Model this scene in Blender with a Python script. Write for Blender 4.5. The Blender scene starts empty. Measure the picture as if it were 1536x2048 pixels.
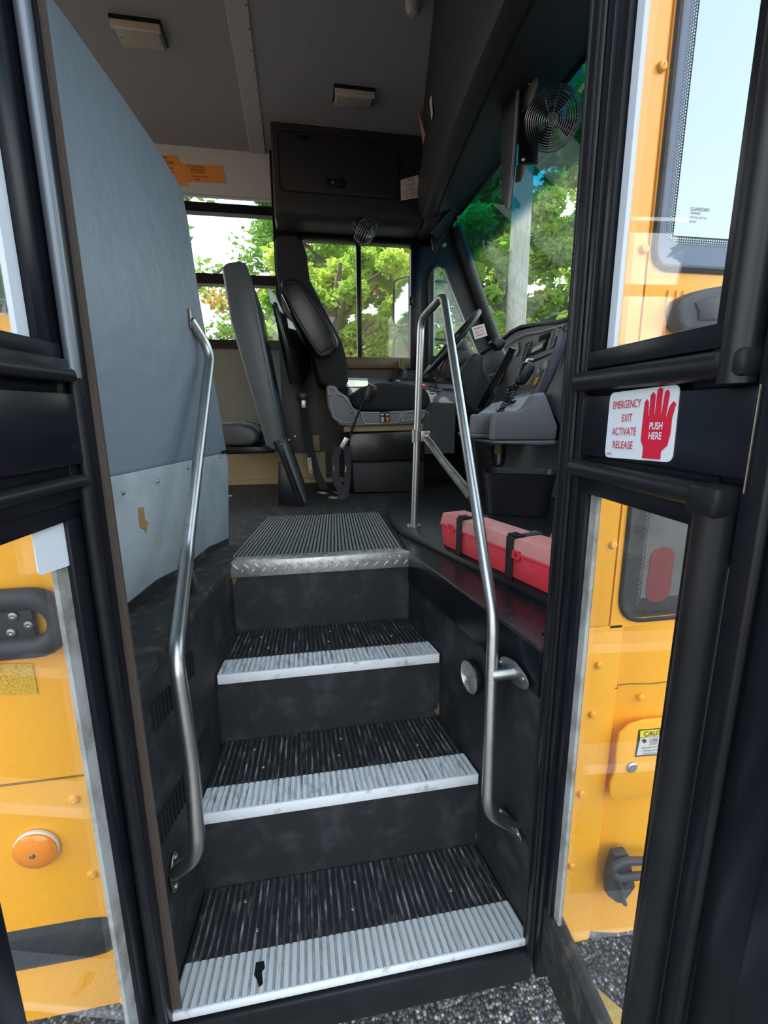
import bpy, bmesh, math, random
from mathutils import Vector, Matrix
random.seed(7)
S = bpy.context.scene
COL = S.collection
V = Vector

# ------------------------------------------------------------------ camera
CAM = V((0.0, -0.693, 1.391)); FPX = 927.0
PITCH, YAW, ROLL = 0.211, 0.175, -0.006
_f0 = V((math.sin(YAW), math.cos(YAW), 0)); _rt = V((math.cos(YAW), -math.sin(YAW), 0)); _up = V((0, 0, 1))
FWD = _f0*math.cos(PITCH) - _up*math.sin(PITCH)
_u = _up*math.cos(PITCH) + _f0*math.sin(PITCH)
RGT = _rt*math.cos(ROLL) + _u*math.sin(ROLL)
UPV = -_rt*math.sin(ROLL) + _u*math.cos(ROLL)
cd = bpy.data.cameras.new('camera'); cam = bpy.data.objects.new('camera', cd); COL.objects.link(cam)
cd.sensor_fit = 'VERTICAL'; cd.sensor_height = 36; cd.sensor_width = 27
cd.lens = FPX/2048*36; cd.clip_start = 0.02; cd.clip_end = 500
M = Matrix((RGT, UPV, -FWD)).transposed().to_4x4(); M.translation = CAM
cam.matrix_world = M
S.camera = cam

# ------------------------------------------------------------------ sky, sun, exposure
S.view_settings.view_transform = 'Standard'; S.view_settings.look = 'None'
S.view_settings.gamma = 1; S.view_settings.use_curve_mapping = False
S.view_settings.exposure = 0.0
w = bpy.data.worlds.new('sky'); S.world = w; w.use_nodes = True
nt = w.node_tree; nt.nodes.clear()
wo = nt.nodes.new('ShaderNodeOutputWorld'); bg = nt.nodes.new('ShaderNodeBackground')
tc = nt.nodes.new('ShaderNodeTexCoord'); sx = nt.nodes.new('ShaderNodeSeparateXYZ'); cr = nt.nodes.new('ShaderNodeValToRGB')
cr.color_ramp.elements[0].position = 0.0; cr.color_ramp.elements[0].color = (0.50, 0.48, 0.45, 1)
e = cr.color_ramp.elements.new(0.06); e.color = (0.98, 0.98, 0.97, 1)
e = cr.color_ramp.elements.new(0.35); e.color = (0.86, 0.95, 1.0, 1)
cr.color_ramp.elements[-1].position = 1.0; cr.color_ramp.elements[-1].color = (0.60, 0.78, 1.0, 1)
nt.links.new(tc.outputs['Generated'], sx.inputs[0]); nt.links.new(sx.outputs[2], cr.inputs[0])
nt.links.new(cr.outputs[0], bg.inputs[0]); nt.links.new(bg.outputs[0], wo.inputs[0])
bg.inputs[1].default_value = 3.6
sun = bpy.data.lights.new('sun', 'SUN'); sun.energy = 9.0; sun.angle = math.radians(1.5); sun.color = (1.0, 0.90, 0.72)
so = bpy.data.objects.new('sun', sun); COL.objects.link(so)
so.rotation_euler = V((0.28, -0.38, -0.88)).to_track_quat('-Z', 'Y').to_euler()

# ------------------------------------------------------------------ points in the place
def ray(u, v): return FWD + RGT*((u-768)/FPX) - UPV*((v-1024)/FPX)
def PX(u, v, x): d = ray(u, v); return CAM + d*((x-CAM.x)/d.x)
def PY(u, v, y): d = ray(u, v); return CAM + d*((y-CAM.y)/d.y)
def PZ(u, v, z): d = ray(u, v); return CAM + d*((z-CAM.z)/d.z)
def PD(u, v, dep): return CAM + ray(u, v)*dep
def PP(u, v, P0, N):
    d = ray(u, v); N = V(N); return CAM + d*((V(P0)-CAM).dot(N)/d.dot(N))

# ------------------------------------------------------------------ materials
MATS = {}
def mat(name, col, rough=0.5, metal=0.0, var=0.0, var_col=None, scale=8, bump=0.0, bscale=60, spec=0.5, coat=0.0,
        stretch=(1, 1, 1), lo=0.45, hi=0.7, detail=6):
    if name in MATS: return MATS[name]
    m = bpy.data.materials.new(name); m.use_nodes = True; n = m.node_tree.nodes; l = m.node_tree.links
    b = n['Principled BSDF']; b.inputs['Base Color'].default_value = (*col, 1)
    b.inputs['Roughness'].default_value = rough; b.inputs['Metallic'].default_value = metal
    b.inputs['Specular IOR Level'].default_value = spec; b.inputs['Coat Weight'].default_value = coat
    t = n.new('ShaderNodeTexCoord'); mp = n.new('ShaderNodeMapping'); mp.inputs['Scale'].default_value = stretch
    l.new(t.outputs['Object'], mp.inputs[0])
    if var > 0:
        z = n.new('ShaderNodeTexNoise'); z.inputs['Scale'].default_value = scale; z.inputs['Detail'].default_value = detail
        z.inputs['Roughness'].default_value = 0.65
        r = n.new('ShaderNodeMapRange'); r.inputs[1].default_value = lo; r.inputs[2].default_value = hi; r.inputs[4].default_value = var
        mx = n.new('ShaderNodeMix'); mx.data_type = 'RGBA'
        mx.inputs[6].default_value = (*col, 1)
        vc = var_col if var_col else tuple(c*0.5 for c in col)
        mx.inputs[7].default_value = (*vc, 1)
        l.new(mp.outputs[0], z.inputs['Vector']); l.new(z.outputs[0], r.inputs[0]); l.new(r.outputs[0], mx.inputs[0])
        l.new(mx.outputs[2], b.inputs['Base Color'])
    if bump > 0:
        z2 = n.new('ShaderNodeTexNoise'); z2.inputs['Scale'].default_value = bscale; z2.inputs['Detail'].default_value = 3
        bp = n.new('ShaderNodeBump'); bp.inputs['Strength'].default_value = bump; bp.inputs['Distance'].default_value = 0.004
        l.new(mp.outputs[0], z2.inputs['Vector']); l.new(z2.outputs[0], bp.inputs['Height']); l.new(bp.outputs[0], b.inputs['Normal'])
    MATS[name] = m; return m

def glass(name, tint=(1, 1, 1), haze=0.04, refl=0.08, hazecol=(0.8, 0.82, 0.85), band=None):
    m = bpy.data.materials.new(name); m.use_nodes = True; n = m.node_tree.nodes; l = m.node_tree.links; n.clear()
    o = n.new('ShaderNodeOutputMaterial'); tr = n.new('ShaderNodeBsdfTransparent'); gl = n.new('ShaderNodeBsdfGlossy')
    df = n.new('ShaderNodeBsdfDiffuse'); df.inputs[0].default_value = (*hazecol, 1)
    gl.inputs['Roughness'].default_value = 0.02; tr.inputs[0].default_value = (*tint, 1)
    m1 = n.new('ShaderNodeMixShader'); m2 = n.new('ShaderNodeMixShader')
    z = n.new('ShaderNodeTexNoise'); z.inputs['Scale'].default_value = 6; z.inputs['Detail'].default_value = 8
    t = n.new('ShaderNodeTexCoord'); l.new(t.outputs['Object'], z.inputs['Vector'])
    r = n.new('ShaderNodeMapRange'); r.inputs[1].default_value = 0.35; r.inputs[2].default_value = 0.75
    r.inputs[3].default_value = haze*0.5; r.inputs[4].default_value = haze*1.6
    l.new(z.outputs[0], r.inputs[0])
    lw = n.new('ShaderNodeLayerWeight'); lw.inputs[0].default_value = 0.25
    l.new(r.outputs[0], m1.inputs[0]); l.new(tr.outputs[0], m1.inputs[1]); l.new(df.outputs[0], m1.inputs[2])
    mm = n.new('ShaderNodeMath'); mm.operation = 'MULTIPLY'; mm.inputs[1].default_value = refl
    pw = n.new('ShaderNodeMath'); pw.operation = 'MULTIPLY_ADD'; pw.inputs[1].default_value = 6; pw.inputs[2].default_value = 0.6
    l.new(lw.outputs[1], pw.inputs[0]); l.new(pw.outputs[0], mm.inputs[0]); l.new(mm.outputs[0], m2.inputs[0]); l.new(m1.outputs[0], m2.inputs[1]); l.new(gl.outputs[0], m2.inputs[2])
    if band:   # sun band along the top of a windshield, by the pane's own height
        sp = n.new('ShaderNodeSeparateXYZ'); l.new(t.outputs['Object'], sp.inputs[0])
        rr = n.new('ShaderNodeMapRange'); rr.inputs[1].default_value = band[0]; rr.inputs[2].default_value = band[1]; rr.interpolation_type = 'SMOOTHSTEP'
        l.new(sp.outputs[2], rr.inputs[0])
        mx = n.new('ShaderNodeMix'); mx.data_type = 'RGBA'; mx.inputs[6].default_value = (*tint, 1); mx.inputs[7].default_value = (*band[2], 1)
        l.new(rr.outputs[0], mx.inputs[0]); l.new(mx.outputs[2], tr.inputs[0])
    l.new(m2.outputs[0], o.inputs[0]); return m

def checker_mat(name, a, b_, scale, rough=0.5, voronoi=False):
    m = bpy.data.materials.new(name); m.use_nodes = True; n = m.node_tree.nodes; l = m.node_tree.links
    bs = n['Principled BSDF']; bs.inputs['Roughness'].default_value = rough
    t = n.new('ShaderNodeTexCoord'); z = n.new('ShaderNodeTexVoronoi'); z.inputs['Scale'].default_value = scale
    if voronoi: z.feature = 'DISTANCE_TO_EDGE'
    r = n.new('ShaderNodeMapRange'); r.inputs[1].default_value = 0.02 if voronoi else 0.2; r.inputs[2].default_value = 0.08 if voronoi else 0.5
    mx = n.new('ShaderNodeMix'); mx.data_type = 'RGBA'; mx.inputs[6].default_value = (*a, 1); mx.inputs[7].default_value = (*b_, 1)
    l.new(t.outputs['Object'], z.inputs['Vector']); l.new(z.outputs[0], r.inputs[0]); l.new(r.outputs[0], mx.inputs[0]); l.new(mx.outputs[2], bs.inputs['Base Color'])
    return m

def gravel_mat():
    m = bpy.data.materials.new('gravel'); m.use_nodes = True; n = m.node_tree.nodes; l = m.node_tree.links
    b = n['Principled BSDF']; b.inputs['Roughness'].default_value = 0.85
    t = n.new('ShaderNodeTexCoord'); z = n.new('ShaderNodeTexVoronoi'); z.inputs['Scale'].default_value = 125; z.inputs['Randomness'].default_value = 1
    l.new(t.outputs['Object'], z.inputs['Vector'])
    sp = n.new('ShaderNodeSeparateXYZ'); l.new(z.outputs['Color'], sp.inputs[0])
    cr = n.new('ShaderNodeValToRGB'); els = cr.color_ramp.elements
    els[0].position = 0; els[0].color = (0.035, 0.035, 0.04, 1); els[1].position = 1; els[1].color = (0.55, 0.53, 0.5, 1)
    for p, c in ((0.45, (0.10, 0.10, 0.11)), (0.60, (0.17, 0.17, 0.18)), (0.80, (0.30, 0.29, 0.28)), (0.87, (0.26, 0.15, 0.09)), (0.90, (0.45, 0.46, 0.46))):
        q = els.new(p); q.color = (*c, 1)
    l.new(sp.outputs[0], cr.inputs[0])
    r = n.new('ShaderNodeMapRange'); r.inputs[1].default_value = 0.3; r.inputs[2].default_value = 0.75; r.inputs[3].default_value = 1; r.inputs[4].default_value = 0.1
    l.new(z.outputs['Distance'], r.inputs[0])
    mx = n.new('ShaderNodeMix'); mx.data_type = 'RGBA'; mx.blend_type = 'MULTIPLY'; mx.inputs[0].default_value = 1
    l.new(cr.outputs[0], mx.inputs[6]); l.new(r.outputs[0], mx.inputs[7]); l.new(mx.outputs[2], b.inputs['Base Color'])
    bp = n.new('ShaderNodeBump'); bp.inputs['Strength'].default_value = 0.8; bp.inputs['Distance'].default_value = 0.006
    l.new(r.outputs[0], bp.inputs['Height']); l.new(bp.outputs[0], b.inputs['Normal'])
    return m

def leaf_mat(name, a, b_, tr=0.5):
    m = bpy.data.materials.new(name); m.use_nodes = True; n = m.node_tree.nodes; l = m.node_tree.links; n.clear()
    o = n.new('ShaderNodeOutputMaterial'); d = n.new('ShaderNodeBsdfDiffuse'); t = n.new('ShaderNodeBsdfTranslucent'); mx = n.new('ShaderNodeMixShader')
    mx.inputs[0].default_value = tr
    g = n.new('ShaderNodeNewGeometry'); z = n.new('ShaderNodeTexNoise'); z.inputs['Scale'].default_value = 1.3; z.inputs['Detail'].default_value = 6
    l.new(g.outputs['Position'], z.inputs['Vector'])
    r = n.new('ShaderNodeMapRange'); r.inputs[1].default_value = 0.35; r.inputs[2].default_value = 0.68
    c = n.new('ShaderNodeMix'); c.data_type = 'RGBA'; c.inputs[6].default_value = (*a, 1); c.inputs[7].default_value = (*b_, 1)
    l.new(z.outputs[0], r.inputs[0]); l.new(r.outputs[0], c.inputs[0])
    l.new(c.outputs[2], d.inputs[0]); l.new(c.outputs[2], t.inputs[0]); l.new(d.outputs[0], mx.inputs[1]); l.new(t.outputs[0], mx.inputs[2]); l.new(mx.outputs[0], o.inputs[0])
    return m

BLK = mat('black_paint', (0.006, 0.007, 0.011), 0.30, var=0.5, var_col=(0.014, 0.015, 0.021), scale=5, bump=0.04, bscale=30, spec=.32)
RUB = mat('black_rubber', (0.009, 0.010, 0.012), 0.38, var=0.6, var_col=(0.020, 0.021, 0.027), scale=9, spec=.36)
PLA = mat('dark_plastic', (0.024, 0.025, 0.029), 0.5, spec=.35, bump=0.12, bscale=300)
STEPB = mat('step_riser_rubber', (0.012, 0.013, 0.017), 0.62, var=0.9, var_col=(0.06, 0.062, 0.07), scale=14, bump=0.3, bscale=420, lo=0.5, hi=0.8)
RIB = mat('ribbed_rubber', (0.011, 0.011, 0.014), 0.5, var=1.0, var_col=(0.16, 0.16, 0.16), scale=60, lo=0.56, hi=0.8, stretch=(2.2, 0.35, 1))
RIBG = mat('worn_grey_rubber', (0.17, 0.18, 0.175), 0.6, var=1.0, var_col=(0.30, 0.30, 0.28), scale=60, lo=0.5, hi=0.8, stretch=(2, 0.3, 1))
RIBW = mat('worn_white_nosing', (0.70, 0.72, 0.74), 0.5, var=1.0, var_col=(0.13, 0.12, 0.11), scale=38, lo=0.50, hi=0.72, stretch=(3, 0.5, 1))
RIBW0 = mat('pale_grey_nosing', (0.50, 0.51, 0.52), 0.55, var=0.9, var_col=(0.26, 0.25, 0.23), scale=30, lo=0.5, hi=0.8, stretch=(3, 0.3, 1))
WHT = mat('white_edge', (0.78, 0.80, 0.84), 0.45, var=1.0, var_col=(0.30, 0.27, 0.24), scale=30, lo=0.56, hi=0.78)
GRIME = mat('grime_black', (0.018, 0.018, 0.019), 0.65, var=1.0, var_col=(0.10, 0.085, 0.065), scale=26, lo=0.5, hi=0.72, bump=0.4, bscale=120)
LEDGE = mat('spotted_ledge', (0.018, 0.016, 0.020), 0.30, var=1.0, var_col=(0.11, 0.07, 0.08), scale=70, lo=0.55, hi=0.72)
YEL = mat('school_bus_yellow', (0.97, 0.43, 0.01), 0.35, var=0.25, var_col=(0.98, 0.47, 0.02), scale=2.5, coat=0.4)
STEEL = mat('brushed_steel', (0.50, 0.50, 0.50), 0.36, 1.0, var=0.6, var_col=(0.36, 0.35, 0.34), scale=40)
STEELD = mat('dull_steel', (0.36, 0.34, 0.31), 0.4, 1.0, var=0.8, var_col=(0.2, 0.17, 0.14), scale=30)
ALU = mat('aluminium', (0.62, 0.62, 0.61), 0.38, 0.85, var=0.7, var_col=(0.33, 0.31, 0.29), scale=40)
VIN = mat('grey_blue_vinyl', (0.22, 0.27, 0.325), 0.45, var=0.4, var_col=(0.18, 0.225, 0.28), scale=3, bump=0.9, bscale=22)
VIND = mat('dark_vinyl', (0.065, 0.085, 0.10), 0.35, bump=0.3, bscale=90)
VINB = mat('black_vinyl', (0.012, 0.012, 0.014), 0.28, bump=0.25, bscale=24)
CLOTH = mat('black_cloth', (0.013, 0.013, 0.016), 0.85, bump=0.3, bscale=500)
KICK = mat('scuffed_aluminium_plate', (0.52, 0.58, 0.62), 0.45, 0.35, var=0.8, var_col=(0.28, 0.33, 0.38), scale=7, lo=0.45, hi=0.72)
CEIL = mat('ceiling_grey', (0.24, 0.25, 0.275), 0.6, bump=0.6, bscale=260, var=0.5, var_col=(0.31, 0.32, 0.35), scale=150)
CEILR = mat('ceiling_rib_grey', (0.34, 0.35, 0.38), 0.5, bump=0.2, bscale=260)
PANG = mat('light_grey_panel', (0.48, 0.50, 0.53), 0.6, bump=0.2, bscale=260)
BEI = mat('beige_wall_metal', (0.30, 0.25, 0.14), 0.5, var=0.4, var_col=(0.22, 0.18, 0.1), scale=4)
BRZ = mat('bronze_window_frame', (0.12, 0.075, 0.04), 0.4, 0.3, var=0.5, var_col=(0.05, 0.035, 0.02), scale=6)
DGR = mat('dash_grey', (0.17, 0.17, 0.19), 0.55, bump=0.1, bscale=400)
DGR2 = mat('dash_light_grey', (0.36, 0.36, 0.37), 0.5, bump=0.1, bscale=400)
BLUE = mat('dash_blue_trim', (0.06, 0.075, 0.12), 0.4)
RED = mat('red_plastic', (0.86, 0.055, 0.085), 0.5, var=0.5, var_col=(0.86, 0.14, 0.17), scale=4)
REDT = mat('dusty_red_plastic', (0.80, 0.26, 0.25), 0.7, var=0.8, var_col=(0.74, 0.42, 0.38), scale=9)
REDP = mat('red_print', (0.62, 0.01, 0.045), 0.5)
WHP = mat('white_sticker', (0.72, 0.78, 0.86), 0.4)
WHC = mat('white_card', (0.72, 0.70, 0.66), 0.6)
PRT = mat('black_print', (0.02, 0.02, 0.02), 0.6)
ORG = mat('orange_card', (0.72, 0.27, 0.05), 0.6)
AMB = mat('amber_lens', (0.95, 0.27, 0.0), 0.15, coat=1.0)
BELT = mat('belt_webbing', (0.022, 0.021, 0.026), 0.7, bump=0.2, bscale=600)
SEAL = mat('light_grey_sealant', (0.36, 0.37, 0.37), 0.6, var=1.0, var_col=(0.16, 0.15, 0.13), scale=16)
SEALW = mat('pale_gasket', (0.55, 0.60, 0.68), 0.5)
BRUSH = mat('brown_brush_strip', (0.075, 0.055, 0.045), 0.8, bump=0.5, bscale=200, stretch=(4, 4, 0.2))
WOOD = mat('weathered_pole_wood', (0.42, 0.40, 0.36), 0.8, var=1.0, var_col=(0.24, 0.22, 0.19), scale=22, stretch=(3, 3, 0.12))
BARK = mat('bark', (0.10, 0.075, 0.05), 0.9, var=0.8, scale=12)
GRAV = gravel_mat()
CLEAR = glass('clear_glass', haze=0.05, refl=0.06)
DIRTY = glass('dirty_door_glass', haze=0.022, refl=0.045)
DRVG = glass('driver_window_glass', haze=0.10, refl=0.05, hazecol=(0.9, 0.75, 0.5))
LENS = mat('milky_lens', (0.30, 0.285, 0.24), 0.3)
FRIT = mat('blue_grey_frit', (0.10, 0.145, 0.24), 0.25)
BGLASS = mat('reflecting_side_glass', (0.29, 0.345, 0.35), 0.04, 1.0)
DKGLASS = mat('dark_dirty_glass', (0.035, 0.035, 0.035), 0.25, var=1.0, var_col=(0.12, 0.115, 0.10), scale=7)
MIRR = mat('mirror_face', (0.8, 0.8, 0.8), 0.03, 1.0)

# ------------------------------------------------------------------ mesh helpers
ORIG = {}
class MB:
    def __init__(s): s.bm = bmesh.new()
    def face(s, pts):
        vs = [s.bm.verts.new(V(p)) for p in pts]; return s.bm.faces.new(vs)
    def hexa(s, b, t):                       # four bottom points, four top points
        n = len(b); vb = [s.bm.verts.new(V(p)) for p in b]; vt = [s.bm.verts.new(V(p)) for p in t]
        s.bm.faces.new(list(reversed(vb))); s.bm.faces.new(vt)
        for i in range(n): s.bm.faces.new((vb[i], vb[(i+1) % n], vt[(i+1) % n], vt[i]))
        return s
    def prism(s, pts, off): off = V(off); return s.hexa(pts, [V(p)+off for p in pts])
    def box(s, x0, x1, y0, y1, z0, z1):
        return s.hexa([(x0, y0, z0), (x1, y0, z0), (x1, y1, z0), (x0, y1, z0)], [(x0, y0, z1), (x1, y0, z1), (x1, y1, z1), (x0, y1, z1)])
    def obox(s, c, ax, ay, az, hx, hy, hz):  # oriented box
        c = V(c); ax = V(ax).normalized()*hx; ay = V(ay).normalized()*hy; az = V(az).normalized()*hz
        q = [c-ax-ay, c+ax-ay, c+ax+ay, c-ax+ay]
        return s.hexa([p-az for p in q], [p+az for p in q])
    def tube(s, pts, r, seg=16, fil=0.0, closed=False, caps=True, flat=None):
        P = [V(p) for p in pts]
        if fil > 0:
            Q = [P[0]]
            for i in range(1, len(P)-1):
                a = P[i-1]-P[i]; b = P[i+1]-P[i]; d = min(fil, a.length*0.48, b.length*0.48)
                p0 = P[i]+a.normalized()*d; p1 = P[i]+b.normalized()*d
                for k in range(9):
                    t = k/8; Q.append(p0*(1-t)**2 + P[i]*2*t*(1-t) + p1*t*t)
            Q.append(P[-1]); P = Q
        n = len(P); rings = []
        T = []
        for i in range(n):
            if closed: t = P[(i+1) % n]-P[i-1]
            else: t = P[min(i+1, n-1)]-P[max(i-1, 0)]
            T.append(t.normalized())
        N = T[0].orthogonal().normalized()
        if flat is not None:
            N = V(flat[0]); N = (N-T[0]*N.dot(T[0])).normalized()
        for i in range(n):
            N = (N - T[i]*N.dot(T[i])).normalized(); B = T[i].cross(N)
            rr = r[i] if isinstance(r, (list, tuple)) else r
            ra, rb = (rr, rr) if flat is None else (flat[1], flat[2])
            rings.append([s.bm.verts.new(P[i] + N*math.cos(2*math.pi*k/seg)*ra + B*math.sin(2*math.pi*k/seg)*rb) for k in range(seg)])
        m = n if closed else n-1
        for i in range(m):
            a = rings[i]; b = rings[(i+1) % n]
            for k in range(seg): s.bm.faces.new((a[k], a[(k+1) % seg], b[(k+1) % seg], b[k]))
        if caps and not closed:
            s.bm.faces.new(list(reversed(rings[0]))); s.bm.faces.new(rings[-1])
        return s
    def cyl(s, a, b, r, r2=None, seg=20): return s.tube([a, b], [r, r if r2 is None else r2], seg)
    def lathe(s, c, ax, prof, seg=28):       # prof: (radius, height along ax)
        c = V(c); ax = V(ax).normalized(); n = ax.orthogonal().normalized(); b = ax.cross(n); rings = []
        for r, h in prof:
            r = max(r, 1e-5)
            rings.append([s.bm.verts.new(c+ax*h+n*math.cos(2*math.pi*k/seg)*r+b*math.sin(2*math.pi*k/seg)*r) for k in range(seg)])
        for i in range(len(rings)-1):
            for k in range(seg): s.bm.faces.new((rings[i][k], rings[i][(k+1) % seg], rings[i+1][(k+1) % seg], rings[i+1][k]))
        s.bm.faces.new(list(reversed(rings[0]))); s.bm.faces.new(rings[-1])
        return s
    def loft(s, rows, close=False):
        R = [[s.bm.verts.new(V(p)) for p in r] for r in rows]
        for i in range(len(R)-1):
            k = len(R[i]); m = k if close else k-1
            for j in range(m): s.bm.faces.new((R[i][j], R[i][(j+1) % k], R[i+1][(j+1) % k], R[i+1][j]))
        return s
    def build(s, name, m, parent=None, bev=0.0, smooth=True, seg=2, solid=0.0, label=None, sub=0):
        bmesh.ops.recalc_face_normals(s.bm, faces=s.bm.faces[:])
        o0 = V((0, 0, 0))
        if parent is not None: o0 = ORIG[parent.name]
        if parent is not None: bmesh.ops.translate(s.bm, verts=s.bm.verts[:], vec=-o0)
        me = bpy.data.meshes.new(name); s.bm.to_mesh(me); s.bm.free()
        me.materials.append(m)
        if smooth:
            for p in me.polygons: p.use_smooth = True
        o = bpy.data.objects.new(name, me); COL.objects.link(o)
        if smooth:
            md = o.modifiers.new('es', 'EDGE_SPLIT'); md.split_angle = math.radians(35)
        if solid:
            md = o.modifiers.new('sol', 'SOLIDIFY'); md.thickness = solid; md.offset = 0
        if bev:
            md = o.modifiers.new('bev', 'BEVEL'); md.width = bev; md.segments = seg; md.limit_method = 'ANGLE'; md.angle_limit = math.radians(35)
            if smooth: o.modifiers.move(o.modifiers.find('bev'), 0)
        if sub:
            md = o.modifiers.new('sub', 'SUBSURF'); md.levels = sub; md.render_levels = sub
            o.modifiers.remove(o.modifiers['es']) if 'es' in o.modifiers else None
        if parent is not None: o.parent = parent
        ORIG[o.name] = o0
        if label: o['label'] = label
        return o

def thing(name, label, cat, loc, group=None):
    o = bpy.data.objects.new(name, None); COL.objects.link(o); o.location = V(loc); o.empty_display_size = 0.05
    o['label'] = label; o['category'] = cat
    if group: o['group'] = group
    ORIG[o.name] = V(loc); return o
def tag(o, label, cat, group=None):
    o['label'] = label; o['category'] = cat
    if group: o['group'] = group
    return o
def struct(name, mb, m, bev=0.0, smooth=False, **k):
    o = mb.build(name, m, None, bev=bev, smooth=smooth, **k); o['kind'] = 'structure'; return o
def sroot(name, loc=(0, 0, 0)):
    o = bpy.data.objects.new(name, None); COL.objects.link(o); o.location = V(loc); o['kind'] = 'structure'; ORIG[o.name] = V(loc); return o

def text(s, name, m, parent, org, right, up, size, sx=0.8, align='LEFT', ext=0.0, bold=0.0, label=None):
    c = bpy.data.curves.new('t', 'FONT'); c.body = s; c.size = 1.0; c.align_x = align; c.align_y = 'CENTER'; c.extrude = 0.0; c.offset = bold
    t = bpy.data.objects.new('t', c); COL.objects.link(t)
    bpy.context.view_layer.update()
    me = bpy.data.meshes.new_from_object(t.evaluated_get(bpy.context.evaluated_depsgraph_get()))
    bpy.data.objects.remove(t); bpy.data.curves.remove(c)
    r = V(right).normalized(); u = V(up).normalized(); o0 = ORIG[parent.name] if parent else V((0, 0, 0))
    for v in me.vertices: v.co = V(org) + r*(v.co.x*size*sx) + u*(v.co.y*size) - o0
    me.materials.clear(); me.materials.append(m)
    o = bpy.data.objects.new(name, me); COL.objects.link(o)
    if parent: o.parent = parent
    ORIG[o.name] = o0
    if label: o['label'] = label
    return o
def rrect(w, h, r, n=5):
    P = []
    for cx, cy, a in ((w/2-r, h/2-r, 0), (-w/2+r, h/2-r, 90), (-w/2+r, -h/2+r, 180), (w/2-r, -h/2+r, 270)):
        for k in range(n+1):
            t = math.radians(a+90*k/n); P.append((cx+r*math.cos(t), cy+r*math.sin(t)))
    return P
def plate(pts4, th, name, m, parent, r=0.0, label=None):
    """pts4: corners TL, TR, BR, BL on a surface; th: thickness towards the back"""
    TL, TR, BR, BL = [V(p) for p in pts4]; n = (TR-TL).cross(BL-TL).normalized()*th
    if r > 0:
        W = (TR-TL).length; H = (BL-TL).length; q = []
        for x, y in rrect(W, H, r): 
            a = x/W+0.5; b = 0.5-y/H; q.append(TL*(1-a)*(1-b)+TR*a*(1-b)+BR*a*b+BL*(1-a)*b)
    else: q = [TL, TR, BR, BL]
    return MB().prism(q, n).build(name, m, parent, smooth=False, label=label)
def screw(p, n, r, m, parent, name='screw'):
    mb = MB(); n = V(n).normalized(); mb.lathe(p, n, [(r, 0), (r, r*0.25), (r*0.8, r*0.55), (r*0.35, r*0.7), (0.0, r*0.5)], 14)
    return mb.build(name, m, parent)

# ================================================================== THE SETTING
def xl(y): return -0.28 + 0.094*y
def xr(y): return 0.425 - 0.159*y
def zc(y): return 2.875 - 0.075*((y-1.15)/1.15)**2
FZ = 0.96
PN = (1, -0.2175, 0); PP0 = (-0.387, 0.313, 0.96)          # plane of the partition
def pxp(y): return PP0[0] + (y-PP0[1])*0.2175

struct('ground', MB().box(-30, 30, -30, 30, -0.05, 0), GRAV)
f = MB()
f.box(-1.6, 1.4, 0.70, 2.30, FZ-0.04, FZ-0.004)
f.hexa([(-1.6, .05, FZ-.04), (xl(.05)-.02, .05, FZ-.04), (xl(.7)-.02, .7, FZ-.04), (-1.6, .7, FZ-.04)], [(-1.6, .05, FZ-.004), (xl(.05)-.02, .05, FZ-.004), (xl(.7)-.02, .7, FZ-.004), (-1.6, .7, FZ-.004)])
f.hexa([(xr(.05)+.02, .05, FZ-.04), (1.4, .05, FZ-.04), (1.4, .7, FZ-.04), (xr(.7)+.02, .7, FZ-.04)], [(xr(.05)+.02, .05, FZ-.004), (1.4, .05, FZ-.004), (1.4, .7, FZ-.004), (xr(.7)+.02, .7, FZ-.004)])
struct('floor', f, GRIME)
# raised black mat over the engine side
pf = [(.335, .86), (.33, 1.0), (.355, 1.25), (.42, 1.48), (.60, 1.62), (1.35, 1.62), (1.35, .10), (.545, .10)]
struct('floor_platform', MB().prism([(x, y, FZ) for x, y in pf], (0, 0, .03)), RUB, bev=.012, smooth=True)
# stepwell side walls
def wallprism(xf, y0, y1, z0, z1, th):
    return MB().hexa([(xf(y0), y0, z0), (xf(y0)+th, y0, z0), (xf(y1)+th, y1, z0), (xf(y1), y1, z0)], [(xf(y0), y0, z1), (xf(y0)+th, y0, z1), (xf(y1)+th, y1, z1), (xf(y1), y1, z1)])
wl = struct('wall_left', wallprism(xl, .02, .70, .25, .962, -.02), STEPB)
wr = struct('wall_right', wallprism(xr, .02, .70, .25, .958, .02), STEPB)
struct('trim_1', wallprism(lambda y: xr(y)-.005, .02, .665, .865+.0, .965, .03), BLK, bev=.006, smooth=True)
struct('trim_2', MB().prism([(xr(.66)-.005, .665, FZ-.002), (xr(.02)-.005, .02, FZ-.002), (.45, .02, FZ-.002), (.45, .08, FZ-.002), (.57, .08, FZ-.002), (.36, .88, FZ-.002), (.33, .88, FZ-.002)], (0, 0, .008)), LEDGE, bev=.003)
struct('trim_3', MB().prism([(xl(.03)+.004, .03, FZ-.01), (xl(.69)+.004, .69, FZ-.01), (pxp(.9)-.01, .92, FZ-.01), (pxp(.06)-.03, .06, FZ-.01), (xl(.06)-.02, .06, FZ-.01)], (0, 0, .02)), GRIME, bev=.004)
g = MB(); NLn = V((1, -.094, 0)).normalized()
def slotrow(g, n, ua, ub, ta, tb, ba, bb):
    for i in range(n):
        t = i/(n-1); u = ua+(ub-ua)*t
        T = PP(u, ta+(tb-ta)*t, (-.28, 0, 0), (1, -.094, 0)); B = PP(u+2, ba+(bb-ba)*t, (-.28, 0, 0), (1, -.094, 0))
        c = (T+B)/2; h = (T.z-B.z)/2
        g.obox(c+NLn*.002, (.094, 1, 0), NLn, (0, 0, 1), .0035, .003, h)
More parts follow.
